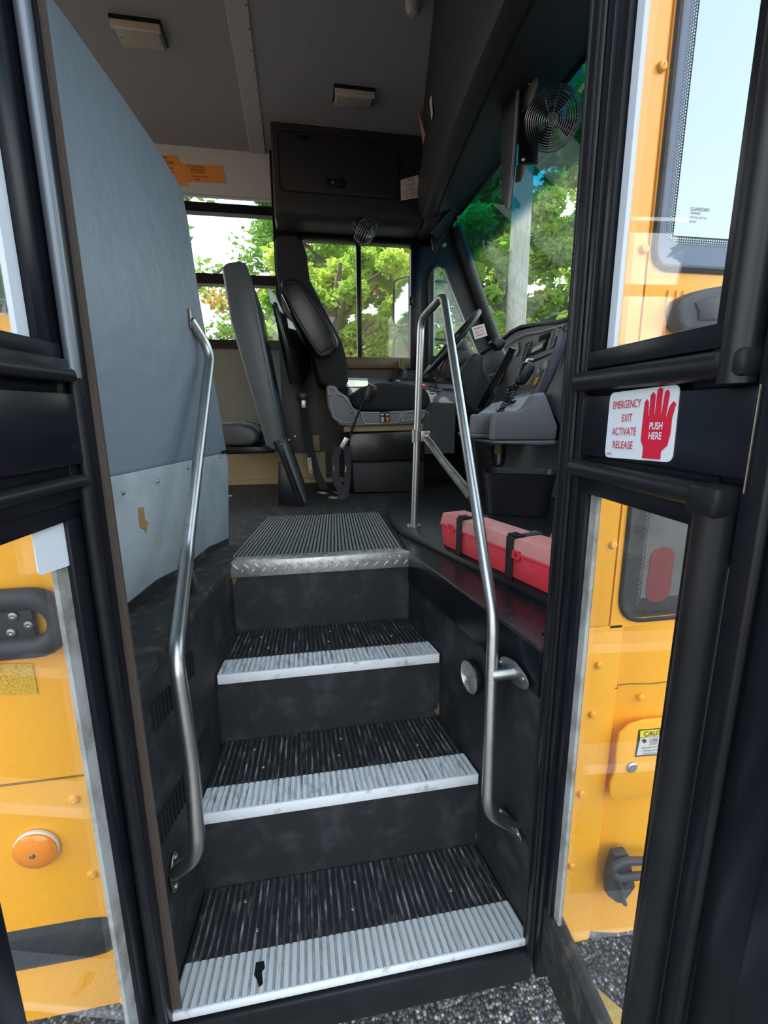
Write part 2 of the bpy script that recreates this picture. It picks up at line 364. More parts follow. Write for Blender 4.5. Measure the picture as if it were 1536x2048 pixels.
for a in ((7, 304, 346, 1403, 1363, 1466, 1412), (3, 371, 382, 1308, 1300, 1362, 1352), (7, 389, 416, 1497, 1437, 1540, 1480), (10, 313, 372, 1636, 1535, 1700, 1598)):
    slotrow(g, *a)
v_ = g.build('vent_louvers', mat('slot_black', (0.002, 0.002, 0.003), 0.9), wl, smooth=False, bev=.001)

# ceiling
rows = []
for i in range(25):
    y = -.02 + i*2.34/24; xe = .53+.19*(y-1.27)+.03
    rows.append([(-1.6, y, zc(y)), (xe, y, zc(y)), (xe, y, zc(y)+.03), (-1.6, y, zc(y)+.03)])
struct('ceiling', MB().loft(rows, close=True), CEIL)
rows = []
for i in range(25):
    y = .0 + i*2.3/24; rows.append([(-.205, y, zc(y)-.007), (-.125, y, zc(y)-.007), (-.118, y, zc(y)+.01), (-.212, y, zc(y)+.01)])
tr = struct('trim_4', MB().loft(rows, close=True), CEILR)
g = MB()
for i in range(14):
    y = .9+i*.105; g.lathe((-.132, y, zc(y)-.006), (0, 0, -1), [(.006, 0), (.004, .003), (0, .004)], 10)
g.build('rivets', DGR, tr)
# front cap: bulkhead above the windshield
def bk(y):
    z = zc(y); xe = .545+.19*(y-1.27); xc_ = .54+.02*y+.03*y*y
    return [(xe, y, z+.01), (xe+.015, y, z-.06), (xc_-.03, y, 2.56), (xc_-.015, y, 2.47), (xc_, y, 2.432), (xc_+.03, y, 2.42), (xc_+.07, y, 2.424), (.84, y, 2.46), (.955, y, 2.505), (.975, y, 2.54), (.975, y, 2.99), (xe, y, 2.99)]
struct('wall_front', MB().loft([bk(.0+i*2.3/24) for i in range(25)], close=True), PLA, smooth=True)
rows = []
for i in range(25):
    y = i*2.1/24; q = bk(y)[6]; rows.append([(q[0]-.004, y, q[2]-.003), (q[0]+.004, y, q[2]-.003), (q[0]+.004, y, q[2]+.004), (q[0]-.004, y, q[2]+.004)])
struct('trim_5', MB().loft(rows, close=True), mat('slot_black', (0, 0, 0)))

# far side wall (driver's side), y = 2.30
YW = 2.30
def wb(name, x0, x1, z0, z1, m, y0=YW, y1=YW+.05, bev=0): return struct(name, MB().box(x0, x1, y0, y1, z0, z1), m, bev=bev, smooth=bev > 0)
wb('wall_back', -1.6, -.104, 2.575, 2.84, PANG)
wb('trim_6', -1.6, -.104, 2.485, 2.532, BLK, y0=YW-.01)
wb('trim_7', -1.6, -.104, 2.114, 2.168, BLK, y0=YW-.02)
wb('trim_8', -1.6, -.104, 1.765, 1.815, BLK, y0=YW-.015)
wb('trim_9', -.83, -.75, 1.76, 2.58, BLK, y0=YW-.01)
wb('wall_back_lower', -1.6, -.03, 1.15, 1.77, mat('embossed_grey_panel', (.17, .19, .175), .4, .3, bump=.7, bscale=26, stretch=(1, 1, 4)), y0=YW)
wb('wall_back_base', -1.6, .15, .95, 1.15, BEI)
wb('wall_back_foot', .15, 1.5, .95, 1.15, PLA)
wb('wall_back_front', .86, 1.5, 1.10, 1.70, PLA)
wb('baseboard_back', -1.6, .30, FZ-.002, .985, BEI, y0=YW-.03, y1=YW+.01)
wb('wall_back_post', -.104, .03, 1.15, 2.90, BLK, y0=YW-.03)
win1 = sroot('window_1', (-.45, YW, 1.8))
MB().box(-1.55, -.10, YW+.02, YW+.025, 1.80, 2.50).build('pane', CLEAR, win1, smooth=False)
MB().box(-1.55, -.10, YW+.02, YW+.025, 2.52, 2.60).build('top_pane', CLEAR, win1, smooth=False)
# driver window
wb('wall_back_cab', .03, .86, 2.375, 2.90, BLK)
wb('wall_back_sill', .03, .86, 1.15, 1.665, mat('dark_brown_wall', (.05, .035, .022), .5, var=.6, scale=3))
win2 = sroot('window_2', (.38, YW, 1.73))
g = MB()
g.box(.025, .056, YW-.02, YW+.03, 1.66, 2.40); g.box(.70, .765, YW-.02, YW+.03, 1.66, 2.40); g.box(.056, .70, YW-.02, YW+.03, 2.372, 2.40)
g.build('frame', BLK, win2, bev=.004)
MB().box(.056, .70, YW-.025, YW+.03, 1.66, 1.728).build('sill', BRZ, win2, bev=.004)
MB().box(.368, .392, YW-.022, YW+.02, 1.728, 2.372).build('meeting_rail', BLK, win2, bev=.003)
MB().box(.392, .398, YW-.012, YW+.01, 1.735, 2.365).build('sash_edge', BRZ, win2)
MB().box(.056, .38, YW+.010, YW+.014, 1.728, 2.372).build('pane', DRVG, win2, smooth=False)
MB().box(.38, .70, YW-.005, YW-.001, 1.728, 2.372).build('pane', DRVG, win2, smooth=False)
q = PY(822, 602, YW-.03); MB().obox(q, (1, 0, 0), (0, 1, 0), (0, 0, 1), .012, .012, .022).build('latch', BLK, win2, bev=.003)
# wall strips round the quarter window and the far windshield pillar
yq = YW
A = lambda u, v: PY(u, v, yq)
g = MB(); off = V((0, .05, 0))
g.prism([A(838, 420), A(838, 735), A(866, 735), A(866, 541), A(870, 530), A(880, 526), A(905, 462), A(880, 400)], off)
g.prism([A(880, 526), A(890, 536), A(974, 745), A(1012, 745), A(990, 665), A(905, 462)], off)
g.prism([A(838, 712), A(838, 900), A(1060, 900), A(1060, 712)], off)
wbp = struct('wall_back_pillar', g, PLA)
g = MB(); g.tube([PY(912, 455, 2.27), PY(950, 570, 2.27), PY(1000, 705, 2.27)], .035, 16); g.build('pillar_pad', PLA, wbp)
win3 = sroot('window_3', tuple(A(880, 700)))
MB().tube([A(867, 712), A(868, 541), A(873, 534), A(880, 533), A(886, 540), A(968, 740)], .006, 8).build('gasket', SEALW, win3)
MB().prism([A(866, 738), A(867, 541), A(879, 532), A(972, 742)], (0, .004, 0)).build('pane', CLEAR, win3, smooth=False)
MB().tube([PY(856, 760, 2.28), PY(857, 560, 2.28), PY(866, 535, 2.28), PY(878, 526, 2.28), PY(888, 534, 2.28)], .010, 10, fil=.03).build('surround', PLA, win3)

# windshield (slanted, tinted band along its top)
WPl = lambda u, v: PP(u, v, (.963, 2.3, 2.475), (.582, 0, .301))
win4 = sroot('window_4', (1.2, 1.3, 1.7))
xw = lambda z: .963 + (2.475-z)*.517
MB().hexa([(xw(1.62), .12, 1.62), (xw(1.62)+.006, .12, 1.62), (xw(1.62)+.006, 2.30, 1.62), (xw(1.62), 2.30, 1.62)], [(xw(2.52), .12, 2.52), (xw(2.52)+.006, .12, 2.52), (xw(2.52)+.006, 2.30, 2.52), (xw(2.52), 2.30, 2.52)]).build(
    'pane', bpy.data.materials.get('ws') or glass('windshield_glass', tint=(.93, .98, .97), haze=.035, refl=.05, band=(2.26-1.7, 2.33-1.7, (.06, .38, .48))), win4, smooth=False)
MB().tube([(xw(2.50), .1, 2.505), (xw(2.50), 2.3, 2.505)], .012, 10).build('top_gasket', BLK, win4)
MB().tube([(xw(2.52)+.0, 2.29, 2.52), (xw(1.6), 2.29, 1.6)], .014, 10).build('side_gasket', BLK, win4)
# cab side behind the door: inner wall to the right of the opening
struct('wall_right_inner', MB().box(.47, 1.5, .06, .10, .96, 1.55), PLA)
struct('wall_cowl', MB().box(1.25, 1.30, .1, 2.3, .9, 1.70), PLA)
struct('wall_kick', MB().prism([PY(1000, 880, 1.33), PY(1135, 880, 1.33), PY(1125, 1010, 1.33), PY(1000, 1010, 1.33)], (0, .03, 0)), mat('grey_kick_carpet', (.19, .19, .20), .9, bump=.6, bscale=300))
struct('wall_engine', MB().box(.98, 1.25, 1.36, 2.29, .96, 1.40), PLA, bev=.02, smooth=True)

struct('roof', MB().box(-2.6, 1.05, -.02, 2.36, 2.99, 3.03), YEL)  # unseen top of the bus, added to keep the sun off the doorway
# ------------------------------------------------------------------ outer body
def bodyplane(u, v, y=.03): return PY(u, v, y)
ol = struct('wall_outer_left', MB().box(-2.6, -.30, .03, .055, .33, 1.53), YEL)
g = MB(); g.box(-2.6, -.30, .03, .055, 2.25, 2.95); g.box(-.345, -.30, .03, .055, 1.53, 2.25); g.box(-2.6, -1.1, .03, .055, 1.53, 2.25)
struct('wall_outer_left_upper', g, YEL)
win5 = sroot('window_5', (-.7, .03, 1.55))
MB().box(-1.1, -.345, .034, .04, 1.53, 2.25).build('pane', BGLASS, win5, smooth=False)
MB().tube([(-.345, .03, 2.25), (-.345, .03, 1.53), (-1.1, .03, 1.53)], .012, 10).build('gasket', BLK, win5)
struct('trim_10', MB().prism([(-.302, -.01, .26), (-.281, -.01, .26), (-.306, .07, .26), (-.33, .07, .26)], (0, 0, 2.14)), BLK, bev=.004, smooth=True)
struct('trim_11', MB().hexa([(-.279, .02, .34), (-.275, -.006, .34), (-.254, -.006, .34), (-.270, .02, .34)], [(-.279, .02, 2.4), (-.276, .0, 2.4), (-.272, .0, 2.4), (-.274, .02, 2.4)]), BRUSH)
# seam and screws on the left body side
seam = MB().box(-.9, -.31, .0285, .031, .817, .820).build('panel_seam', mat('seam_brown', (.25, .12, .01), .6), ol, smooth=False)
MB().box(-.318, -.3145, .028, .031, .33, 1.53).build('panel_seam', mat('seam_brown', (.2, .1, .0)), ol, smooth=False)
for u, v in ((163, 1450), (149, 1598), (185, 1748), (250, 1998), (120, 1080)):
    screw(bodyplane(u, v), (0, -1, 0), .0085, YEL, ol)
MB().prism([bodyplane(-60, 1326), bodyplane(66, 1326), bodyplane(77, 1386), bodyplane(-60, 1392)], (0, -.002, 0)).build('reflective_tape', checker_mat('honeycomb_tape', (.45, .25, .01), (.72, .42, .02), 160, .3, True), ol, smooth=False, label='yellow honeycomb reflective tape')
# floor underside / skirt of the stepwell
struct('trim_12', MB().hexa([(-.29, -.012, .22), (.43, -.012, .22), (.43, .30, .22), (-.29, .30, .22)], [(-.29, -.012, .302), (.43, -.012, .302), (.43, .30, .302), (-.29, .30, .302)]), RUB, bev=.008, smooth=True)
struct('wall_header', MB().box(-.35, .55, .0, .06, 2.40, 2.95), BLK)
struct('trim_13', MB().prism([(.416, -.004, .25), (.452, -.004, .25), (.49, .07, .25), (.458, .07, .25)], (0, 0, 2.15)), BLK, bev=.004, smooth=True)

# right body side: flange strip + bulging cowl
orr = sroot('wall_outer_right', (.6, .03, .3))
YELo = YEL
def sect(z):      # horizontal section of the cowl at height z: x,y pairs
    b = .0
    return [(.455, .03), (.585, .03), (.592, .034), (.600, .045-b), (.625, .038-b), (.66, .03-b), (.75, .028-b), (.95, .05), (1.3, .12), (1.45, .16), (1.45, .2), (.455, .07)]
MB().hexa([(x, y, .235) for x, y in sect(.5)], [(x, y, .995) for x, y in sect(.5)]).build('cowl_panel', YEL, orr)
g = MB()
g.box(.455, .558, .0295, .06, .995, 3.0)
g.build('flange', YEL, orr, bev=.004)
# upper body with window cut-outs: side window 6 (above) and 7 (below)
def cut_frame(x0, x1, z0, z1, hx0, hz0, hz1, r):
    """panel x0..x1, z0..z1 with a hole open to the right, from hx0, between hz0 and hz1, lower-left and upper-left corners rounded"""
    g = MB(); n = 6
    cl = [(hx0+r-r*math.sin(math.pi/2*k/n), hz0+r-r*math.cos(math.pi/2*k/n)) for k in range(n+1)]
    g.prism([(x0, .03, z0), (x1, .03, z0), (x1, .03, hz0)] + [(x, .03, z) for x, z in cl] + [(x0, .03, cl[-1][1])], (0, .03, 0))
    cu = [(hx0+r-r*math.cos(math.pi/2*k/n), hz1-r+r*math.sin(math.pi/2*k/n)) for k in range(n+1)]
    g.prism([(x0, .03, cl[-1][1])] + [(cl[-1][0], .03, cl[-1][1])] + [(x, .03, z) for x, z in cu] + [(x1, .03, hz1), (x1, .03, z1), (x0, .03, z1)], (0, .03, 0))
    return g
cut_frame(.56, 1.5, .99, 1.42, .572, 1.0, 1.30, .055).build('window_surround', YEL, orr, smooth=False)
cut_frame(.56, 1.5, 1.42, 3.0, .566, 1.615, 2.85, .018).build('door_pillar_panel', YEL, orr, smooth=False)
g = MB(); g.tube([(.568, .028, 2.8), (.568, .028, 1.617), (.9, .028, 1.617)], .006, 8, fil=.03); g.build('gasket', BLK, orr)
g = MB(); g.tube([(.9, .028, 1.30), (.574, .028, 1.30), (.574, .028, 1.002), (.9, .028, 1.002)], .004, 8, fil=.055); g.build('gasket', BLK, orr)
for k, (u, v) in enumerate(((1324, 133), (1288, 498), (1226, 1090), (1198, 1330), (1185, 1429), (1282, 1395), (1162, 1588), (1143, 1732), (1126, 1860))):
    p = bodyplane(u, v, .028); screw(p, (0, -1, 0), .0075, YEL, orr)
# panel pleats under the side window
for x in (.600, .616, .628):
    MB().box(x, x+.004, .026, .031, 1.44, 1.585).build('pleat', YEL, orr, bev=.002)
MB().tube([(.585, .029, .862), (.592, .033, .858), (.600, .044, .858), (.625, .037, .862), (.66, .029, .863), (.75, .027, .864), (.95, .049, .866)], .0012, 6).build('hood_seam', mat('seam_brown', (.2, .1, .0)), orr)
win6 = sroot('window_6', (.8, .04, 1.6))
MB().box(.56, .99, .040, .044, 1.61, 2.85).build('frit', FRIT, win6, smooth=False)
MB().box(.606, .99, .037, .041, 1.668, 2.85).build('pane', BGLASS, win6, smooth=False)
g = MB()
for i in range(3):
    for k in range(110):
        g.obox((.6035-i*.0036, .0385, 1.664+k*.0042+(i % 2)*.0021), (1, 0, 1), (0, 1, 0), (-1, 0, 1), .0010-.00022*i, .0006, .0010-.00022*i)
for i in range(3):
    for k in range(40):
        g.obox((.608+k*.0042, .0385, 1.6645-i*.0035), (1, 0, 1), (0, 1, 0), (-1, 0, 1), .0010-.00022*i, .0006, .0010-.00022*i)
o = g.build('frit_dots', mat('pale_dots', (.6, .75, .75), .3), win6, smooth=False); o['kind'] = 'stuff'
for k, s_ in enumerate(('GUARDIAN', 'TEMPERED', 'AS2 M-81 DOT 22', '43R-001')):
    text(s_, 'glass_mark', FRIT, win6, (.632, .0362, 1.708-k*.006), (1, 0, 0), (0, 0, 1), .0075 if k == 0 else .0045, .9)
win7 = sroot('window_7', (.7, .045, 1.0))
MB().box(.565, .99, .043, .047, .99, 1.31).build('pane', DKGLASS, win7, smooth=False)
g = MB()
for k in range(52): g.obox((.622+(k % 2)*.0022, .0425, 1.03+k*.0042), (1, 0, 1), (0, 1, 0), (-1, 0, 1), .0011, .0006, .0011)
o = g.build('frit_dots', mat('grey_dots', (.2, .2, .19), .4), win7, smooth=False); o['kind'] = 'stuff'
MB().prism([(x+.665, .0428, z+1.085) for x, z in rrect(.052, .11, .022)], (0, -.0006, 0)).build('red_reflection', mat('dim_red_reflection', (.17, .035, .035), .5), win7, smooth=False)  # red reflection in the pane, put in as a flat coloured patch
MB().box(.628, .99, .0429, .0432, 1.04, 1.3).build('clear_area', mat('mottled_grey_glass', (.13, .13, .125), .3, var=1, var_col=(.06, .06, .055), scale=9), win7, smooth=False)  # grey reflection in the dark pane, painted as an opaque mottled sheet

# ================================================================== DOOR LEAVES
def leafmaker(H, D, side):
    H = V(H); D = V((D[0], D[1], 0)).normalized(); N = V((-D.y, D.x, 0))*side
    def L(s, z, n=0): p = H + D*s + N*n; return V((p.x, p.y, z))
    def B(mb, s0, s1, z0, z1, n0=-.03, n1=0.0):
        mb.hexa([L(s0, z0, n0), L(s1, z0, n0), L(s1, z0, n1), L(s0, z0, n1)], [L(s0, z1, n0), L(s1, z1, n0), L(s1, z1, n1), L(s0, z1, n1)]); return mb
    return H, D, N, L, B
# left leaf (hinged left of the opening, swung towards the viewer)
H, D, N, L, B = leafmaker((-.275, 0, 0), (-.128, -.992), 1)
if N.x < 0: H, D, N, L, B = leafmaker((-.275, 0, 0), (-.128, -.992), -1)
d1 = sroot('door_1', tuple(H))
g = MB(); B(g, .0, .022, .29, 2.38, -.03, .004); B(g, .022, .05, .29, 2.38, -.03, -.006); B(g, .268, .335, .29, 2.38, -.03, .0)
g.build('stile', BLK, d1, bev=.003)
MB().tube([L(.029, .30, .0), L(.029, 2.38, .0)], .0065, 12).build('edge_bead', RUB, d1)
g = MB(); B(g, .03, .30, 1.329, 1.417, -.03, .002); g.build('middle_panel', mat('black_panel', (.006, .008, .014), .25, var=1, var_col=(.09, .09, .1), scale=9, lo=.68, hi=.8), d1, bev=.003)
g = MB(); B(g, .045, .30, 1.285, 1.302, -.02, .002); B(g, .045, .30, 1.262, 1.287, -.03, -.003); B(g, .04, .30, 1.30, 1.33, -.03, -.012); g.build('lower_top_rail', BLK, d1, bev=.002)
g = MB(); B(g, .045, .30, 1.455, 1.475, -.03, .0); B(g, .04, .30, 1.43, 1.457, -.03, .006); B(g, .03, .3, 1.417, 1.432, -.03, -.012); g.build('upper_bottom_rail', BLK, d1, bev=.002)
g = MB(); B(g, .045, .30, .30, .40, -.03, 0); B(g, .045, .30, 2.2, 2.38, -.03, 0); g.build('end_rail', BLK, d1, bev=.003)
g = MB(); B(g, .048, .076, .40, 1.27, -.03, -.004); B(g, .048, .078, 1.47, 2.2, -.03, -.004); g.build('window_stile', BLK, d1, bev=.002)
MB().tube([L(.33, 1.309, .004), L(.043, 1.309, .004), L(.043, .35, .004)], .0085, 12, fil=.014).build('rubber_bead', RUB, d1)
MB().tube([L(.33, 1.438, .006), L(.045, 1.438, .006)], .0085, 12).build('rubber_bead', RUB, d1)
MB().tube([L(.036, 1.435, .006), L(.036, 2.3, .006)], .0085, 12).build('edge_tube', mat('blue_grey_tube', (.13, .15, .18), .3, .4), d1, label='lighter blue-grey edge tube')
g = MB(); B(g, .074, .098, .40, 1.262, -.018, -.012); g.build('sealant_strip', SEAL, d1, smooth=False, label='light grey sealant strip along the glass')
g = MB(); B(g, .079, .098, 1.475, 2.2, -.018, -.012); g.build('sealant_strip', SEALW, d1, smooth=False, label='pale gasket strip along the glass')
g = MB(); B(g, .09, .27, .40, 1.262, -.020, -.016); g.build('glass', DIRTY, d1, smooth=False)
g = MB(); B(g, .09, .27, 1.475, 2.2, -.020, -.016); g.build('glass', DIRTY, d1, smooth=False)
# blank white card behind the lower glass
c4 = [PP(u, v, L(0, 0, -.009), N) for u, v in ((63, 1058), (130, 1034), (142, 1130), (78, 1152))]
t = thing('sticker', 'blank white rounded sticker on the left door glass, upper corner', 'sticker', c4[3])
plate(c4, .0012, 'card', WHP, t, r=.006)

# right leaf
H, D, N, L, B = leafmaker((.415, 0, 0), (-.052, -.998), 1)
if N.x > 0: H, D, N, L, B = leafmaker((.415, 0, 0), (-.052, -.998), -1)
LR, BR_, NR = L, B, N
d2 = sroot('door_2', tuple(H))
g = MB(); B(g, -.006, .020, .30, 2.38, -.03, .004); B(g, .020, .038, .30, 2.38, -.03, -.004); B(g, .038, .056, .30, 2.38, -.03, .002)
g.build('stile', BLK, d2, bev=.003)
for s_ in (.002, .024, .036): MB().tube([L(s_, .32, .003), L(s_, 2.38, .003)], .0035, 8).build('edge_bead', RUB, d2)
g = MB(); B(g, .036, .338, 1.328, 1.413, -.03, .0); g.build('middle_panel', mat('black_panel', (0, 0, 0)), d2, bev=.003)
g = MB(); B(g, .056, .297, 1.272, 1.296, -.03, -.002); B(g, .05, .297, 1.293, 1.329, -.03, -.012); g.build('lower_top_rail', BLK, d2, bev=.002)
g = MB(); B(g, .056, .30, 1.45, 1.474, -.03, .0); B(g, .05, .34, 1.412, 1.452, -.03, -.010); g.build('upper_bottom_rail', BLK, d2, bev=.002)
g = MB(); B(g, .05, .30, .345, .478, -.03, -.004); B(g, .05, .30, 2.2, 2.38, -.03, 0); g.build('end_rail', GRIME, d2, bev=.003)
g = MB(); B(g, .056, .076, .478, 1.272, -.03, -.004); B(g, .056, .078, 1.474, 2.2, -.03, -.004); B(g, .276, .296, .44, 1.296, -.03, -.002); B(g, .278, .30, 1.44, 2.2, -.03, -.002); g.build('window_stile', BLK, d2, bev=.002)
g = MB(); B(g, .076, .092, .478, 1.272, -.018, -.012); g.build('sealant_strip', SEAL, d2, smooth=False, label='light grey sealant strip along the glass')
g = MB(); B(g, .082, .097, 1.474, 2.2, -.018, -.012); g.build('sealant_strip', SEALW, d2, smooth=False, label='pale gasket strip along the glass')
g = MB(); B(g, .078, .285, .478, 1.274, -.020, -.016); g.build('glass', DIRTY, d2, smooth=False)
g = MB(); B(g, .078, .285, 1.474, 2.2, -.020, -.016); g.build('glass', DIRTY, d2, smooth=False)
MB().tube([L(.318, 1.305, .006), L(.318, .30, .006)], .0185, 18).build('rubber_bead', RUB, d2)
MB().tube([L(.05, 1.308, .004), L(.318, 1.308, .004)], .013, 14).build('rubber_bead', RUB, d2)
MB().tube([L(.05, 1.433, .004), L(.318, 1.433, .004)], .014, 14).build('rubber_bead', RUB, d2)
MB().tube([L(.318, 1.415, .004), L(.318, 2.35, .004)], .016, 14).build('rubber_bead', RUB, d2)
g = MB(); B(g, .299, .337, 1.292, 1.322, -.01, .026); g.build('bead_corner_cap', RUB, d2, bev=.006)
g = MB(); B(g, .301, .336, 1.420, 1.446, -.01, .018); g.build('bead_corner_cap', RUB, d2, bev=.006)
g = MB(); B(g, .338, .362, .30, 2.38, -.03, .004); B(g, .370, .42, .30, 2.38, -.03, .000); B(g, .42, .50, .30, 2.38, -.03, .008); g.build('outer_stile', BLK, d2, bev=.004)
MB().tube([L(.366, .30, .005), L(.366, 2.38, .005)], .0045, 10).build('ridge', RUB, d2)
MB().tube([L(.345, 1.318, .006), L(.345, 1.413, .006)], .0010, 6).build('weld_bead', STEELD, d2, label='bare silvery weld line')

g = MB(); B(g, .29, .339, 1.24, 1.50, -.03, -.016); g.build('corner_filler', BLK, d2)
# emergency decal on the right leaf
def RP(u, v, n=.0015): return PP(u, v, LR(0, 0, n), NR)
c4 = [RP(1221, 786), RP(1360, 768), RP(1343, 925), RP(1209, 914)]
t = thing('warning_decal', 'white square decal with red lettering and a red hand on the right door panel', 'decal', c4[3])
plate(c4, .0012, 'plate', WHP, t, r=.008)
TL, TR, BR, BL = c4
def DP(a, b): p = TL*(1-a)*(1-b)+TR*a*(1-b)+BR*a*b+BL*(1-a)*b; return p + NR*.0012
rt = (DP(1, .5)-DP(0, .5)); upv = (DP(.5, 0)-DP(.5, 1)); hh = upv.length
for s_, b, sx_ in (('EMERGENCY', .20, .70), ('EXIT', .40, .72), ('ACTIVATE', .60, .76), ('RELEASE', .80, .80)):
    text(s_, 'lettering', REDP, t, DP(.30 if s_ != 'EXIT' else .33, b), rt, upv, hh*.165, sx_, 'CENTER')
text('148484', 'lettering', REDP, t, DP(.04, .94), rt, upv, hh*.05, .9)
hand = [(.62, .97), (.86, .97), (.86, .86), (.93, .78), (.955, .62), (.955, .42), (.985, .24), (.955, .21), (.915, .27), (.885, .42), (.875, .40), (.895, .10), (.875, .055), (.84, .075), (.82, .36), (.805, .36), (.805, .04), (.775, .0+.01), (.74, .04), (.735, .36), (.72, .36), (.715, .10), (.685, .065), (.655, .10), (.655, .38), (.64, .38), (.632, .19), (.605, .15), (.58, .19), (.575, .48), (.575, .72), (.62, .82)]
MB().prism([DP(a, b) for a, b in hand], -NR*.0008).build('red_hand', REDP, t, smooth=False)
for s_, b in (('PUSH', .525), ('HERE', .66)):
    o = text(s_, 'lettering', WHP, t, DP(.77, b)+NR*.0004, rt, upv, hh*.135, .82, 'CENTER', bold=.02)

# ================================================================== STAIRS
NOSE = [0.0, .216, .436, .663]; TZ = [.33, .54, .74, .96]
DUST = mat('dusty_groove', (0.035, 0.035, 0.038), 0.7, var=1.0, var_col=(0.30, 0.30, 0.29), scale=45, lo=0.50, hi=0.70, stretch=(2, .3, 1))
DUSTW0 = mat('pale_grey_groove', (0.33, 0.33, 0.33), 0.7, var=.8, var_col=(0.18, 0.17, 0.16), scale=30)
DUSTW = mat('worn_white_groove', (0.48, 0.49, 0.50), 0.7, var=1.0, var_col=(0.07, 0.07, 0.065), scale=20, lo=0.50, hi=0.66, stretch=(3, .5, 1))
DUSTD = mat('dark_groove', (0.015, 0.016, 0.017), 0.7)
def ribbed(xa, xb, y0, y1, z, n, h=.0022, th=.008):
    """ribs running along y; xa, xb give the side edges at y"""
    g = MB(); cols = []
    for i in range(n):
        for a, hh in ((0.06, 0), (0.20, h), (0.78, h), (0.92, 0)): cols.append(((i+a)/n, hh))
    rows = []
    for y in (y0, y1):
        rows.append([(xa(y)+(xb(y)-xa(y))*t, y, z+hh) for t, hh in cols])
    top = g.loft(rows)
    g.bm.faces.ensure_lookup_table()
    for k, fc_ in enumerate(g.bm.faces):
        if k % 4 in (0, 2, 3): fc_.material_index = 1
    base = z-th
    g.hexa([(xa(y0), y0, base), (xb(y0), y0, base), (xb(y1), y1, base), (xa(y1), y1, base)], [(xa(y0), y0, z-.0005), (xb(y0), y0, z-.0005), (xb(y1), y1, z-.0005), (xa(y1), y1, z-.0005)])
    return g
lab = ['lowest stair step, wide worn grey nosing next to the gravel', 'second stair step from the ground, white ribbed nosing beside the rail foot', 'third stair step from the ground, scuffed white nosing beside the round lamp']
for i in range(3):
    y0, y1, z = NOSE[i], NOSE[i+1], TZ[i]
    t = thing('stair_step', lab[i], 'stair step', (.07, y0, z), 'steps of the bus entrance')
    yn = y0 + (.072 if i == 0 else .066)
    XA = lambda y: xl(y)+.004; XB = lambda y: xr(y)-.004
    o = ribbed(XA, XB, yn, y1, z, 46).build('tread', RIB, t, smooth=False, label='black ribbed rubber tread'); o.data.materials.append(DUST)
    o = ribbed(XA, XB, y0-.004, yn, z, 46).build('nosing', RIBW0 if i == 0 else RIBW, t, smooth=False, label='ribbed nosing painted white'); o.data.materials.append(DUSTW0 if i == 0 else DUSTW)
    e = MB(); lip = .016 if i == 0 else .026
    e.hexa([(XA(y0), y0-.008, z-lip), (XB(y0), y0-.008, z-lip), (XB(y0), y0, z-lip), (XA(y0), y0, z-lip)], [(XA(y0), y0-.008, z+.001), (XB(y0), y0-.008, z+.001), (XB(y0), y0, z+.001), (XA(y0), y0, z+.001)])
    e.build('edge_strip', WHT, t, bev=.003)
    if i > 0:
        r = MB(); r.hexa([(xl(y0), y0+.002, TZ[i-1]-.02), (xr(y0), y0+.002, TZ[i-1]-.02), (xr(y0), y0+.02, TZ[i-1]-.02), (xl(y0), y0+.02, TZ[i-1]-.02)], [(xl(y0), y0+.002, z-.006), (xr(y0), y0+.002, z-.006), (xr(y0), y0+.02, z-.006), (xl(y0), y0+.02, z-.006)])
        r.build('riser', STEPB, t, smooth=False)
    for fx, fy in ((.2, .3), (.5, .35), (.52, .8), (.83, .35), (.15, .8)):
        yy = y0+.07+(y1-y0-.07)*fy*.9; screw((xl(yy)+(xr(yy)-xl(yy))*fx, yy, z+.002), (0, 0, 1), .005, STEELD, t)
def patch(parent, uvs, plane, name, m, zz=None):
    P = [PY(u, v, plane) if zz is None else PZ(u, v, zz) for u, v in uvs]
    MB().prism(P, (0, -.0008, 0) if zz is None else (0, 0, .0006)).build(name, m, parent, smooth=False)
RUST = mat('rust', (.20, .085, .035), .85, var=1, var_col=(.10, .06, .04), scale=60)
ST = [o for o in bpy.data.objects if o.get('category') == 'stair step']
patch(ST[1], ((962, 1640), (970, 1645), (975, 1672), (972, 1690), (958, 1688), (950, 1672), (958, 1660)), .2155+.0008, 'rust_stain', RUST)
patch(ST[2], ((876, 1405), (881, 1408), (882, 1430), (872, 1428), (868, 1420), (875, 1416)), .4355+.0008, 'rust_stain', RUST)
patch(ST[0], ((512, 1925), (528, 1922), (530, 1936), (524, 1944), (526, 1968), (518, 1975), (514, 1960), (508, 1950)), 0, 'black_scuff', BLK, .3325)
# top step: riser, tread plate nosing and aisle mat
y0 = NOSE[3]; t = thing('stair_step', 'top stair step with a diamond plate metal edge at floor level', 'stair step', (.05, y0, FZ), 'steps of the bus entrance')
r = MB(); r.hexa([(xl(y0), y0+.004, .73), (xr(y0), y0+.004, .73), (xr(y0), y0+.02, .73), (xl(y0), y0+.02, .73)], [(xl(y0), y0+.004, .955), (xr(y0), y0+.004, .955), (xr(y0), y0+.02, .955), (xl(y0), y0+.02, .955)])
r.build('riser', STEPB, t, smooth=False)
patch(t, ((461, 1146), (478, 1146), (474, 1158), (468, 1170), (462, 1162)), .6665, 'rust_stain', RUST)
e = MB(); xa, xb = xl(y0)-.002, xr(y0)+.002
e.hexa([(xa, y0-.006, .918), (xb, y0-.006, .918), (xb, y0-.002, .918), (xa, y0-.002, .918)], [(xa, y0-.006, .966), (xb, y0-.006, .966), (xb, y0-.002, .966), (xa, y0-.002, .966)])
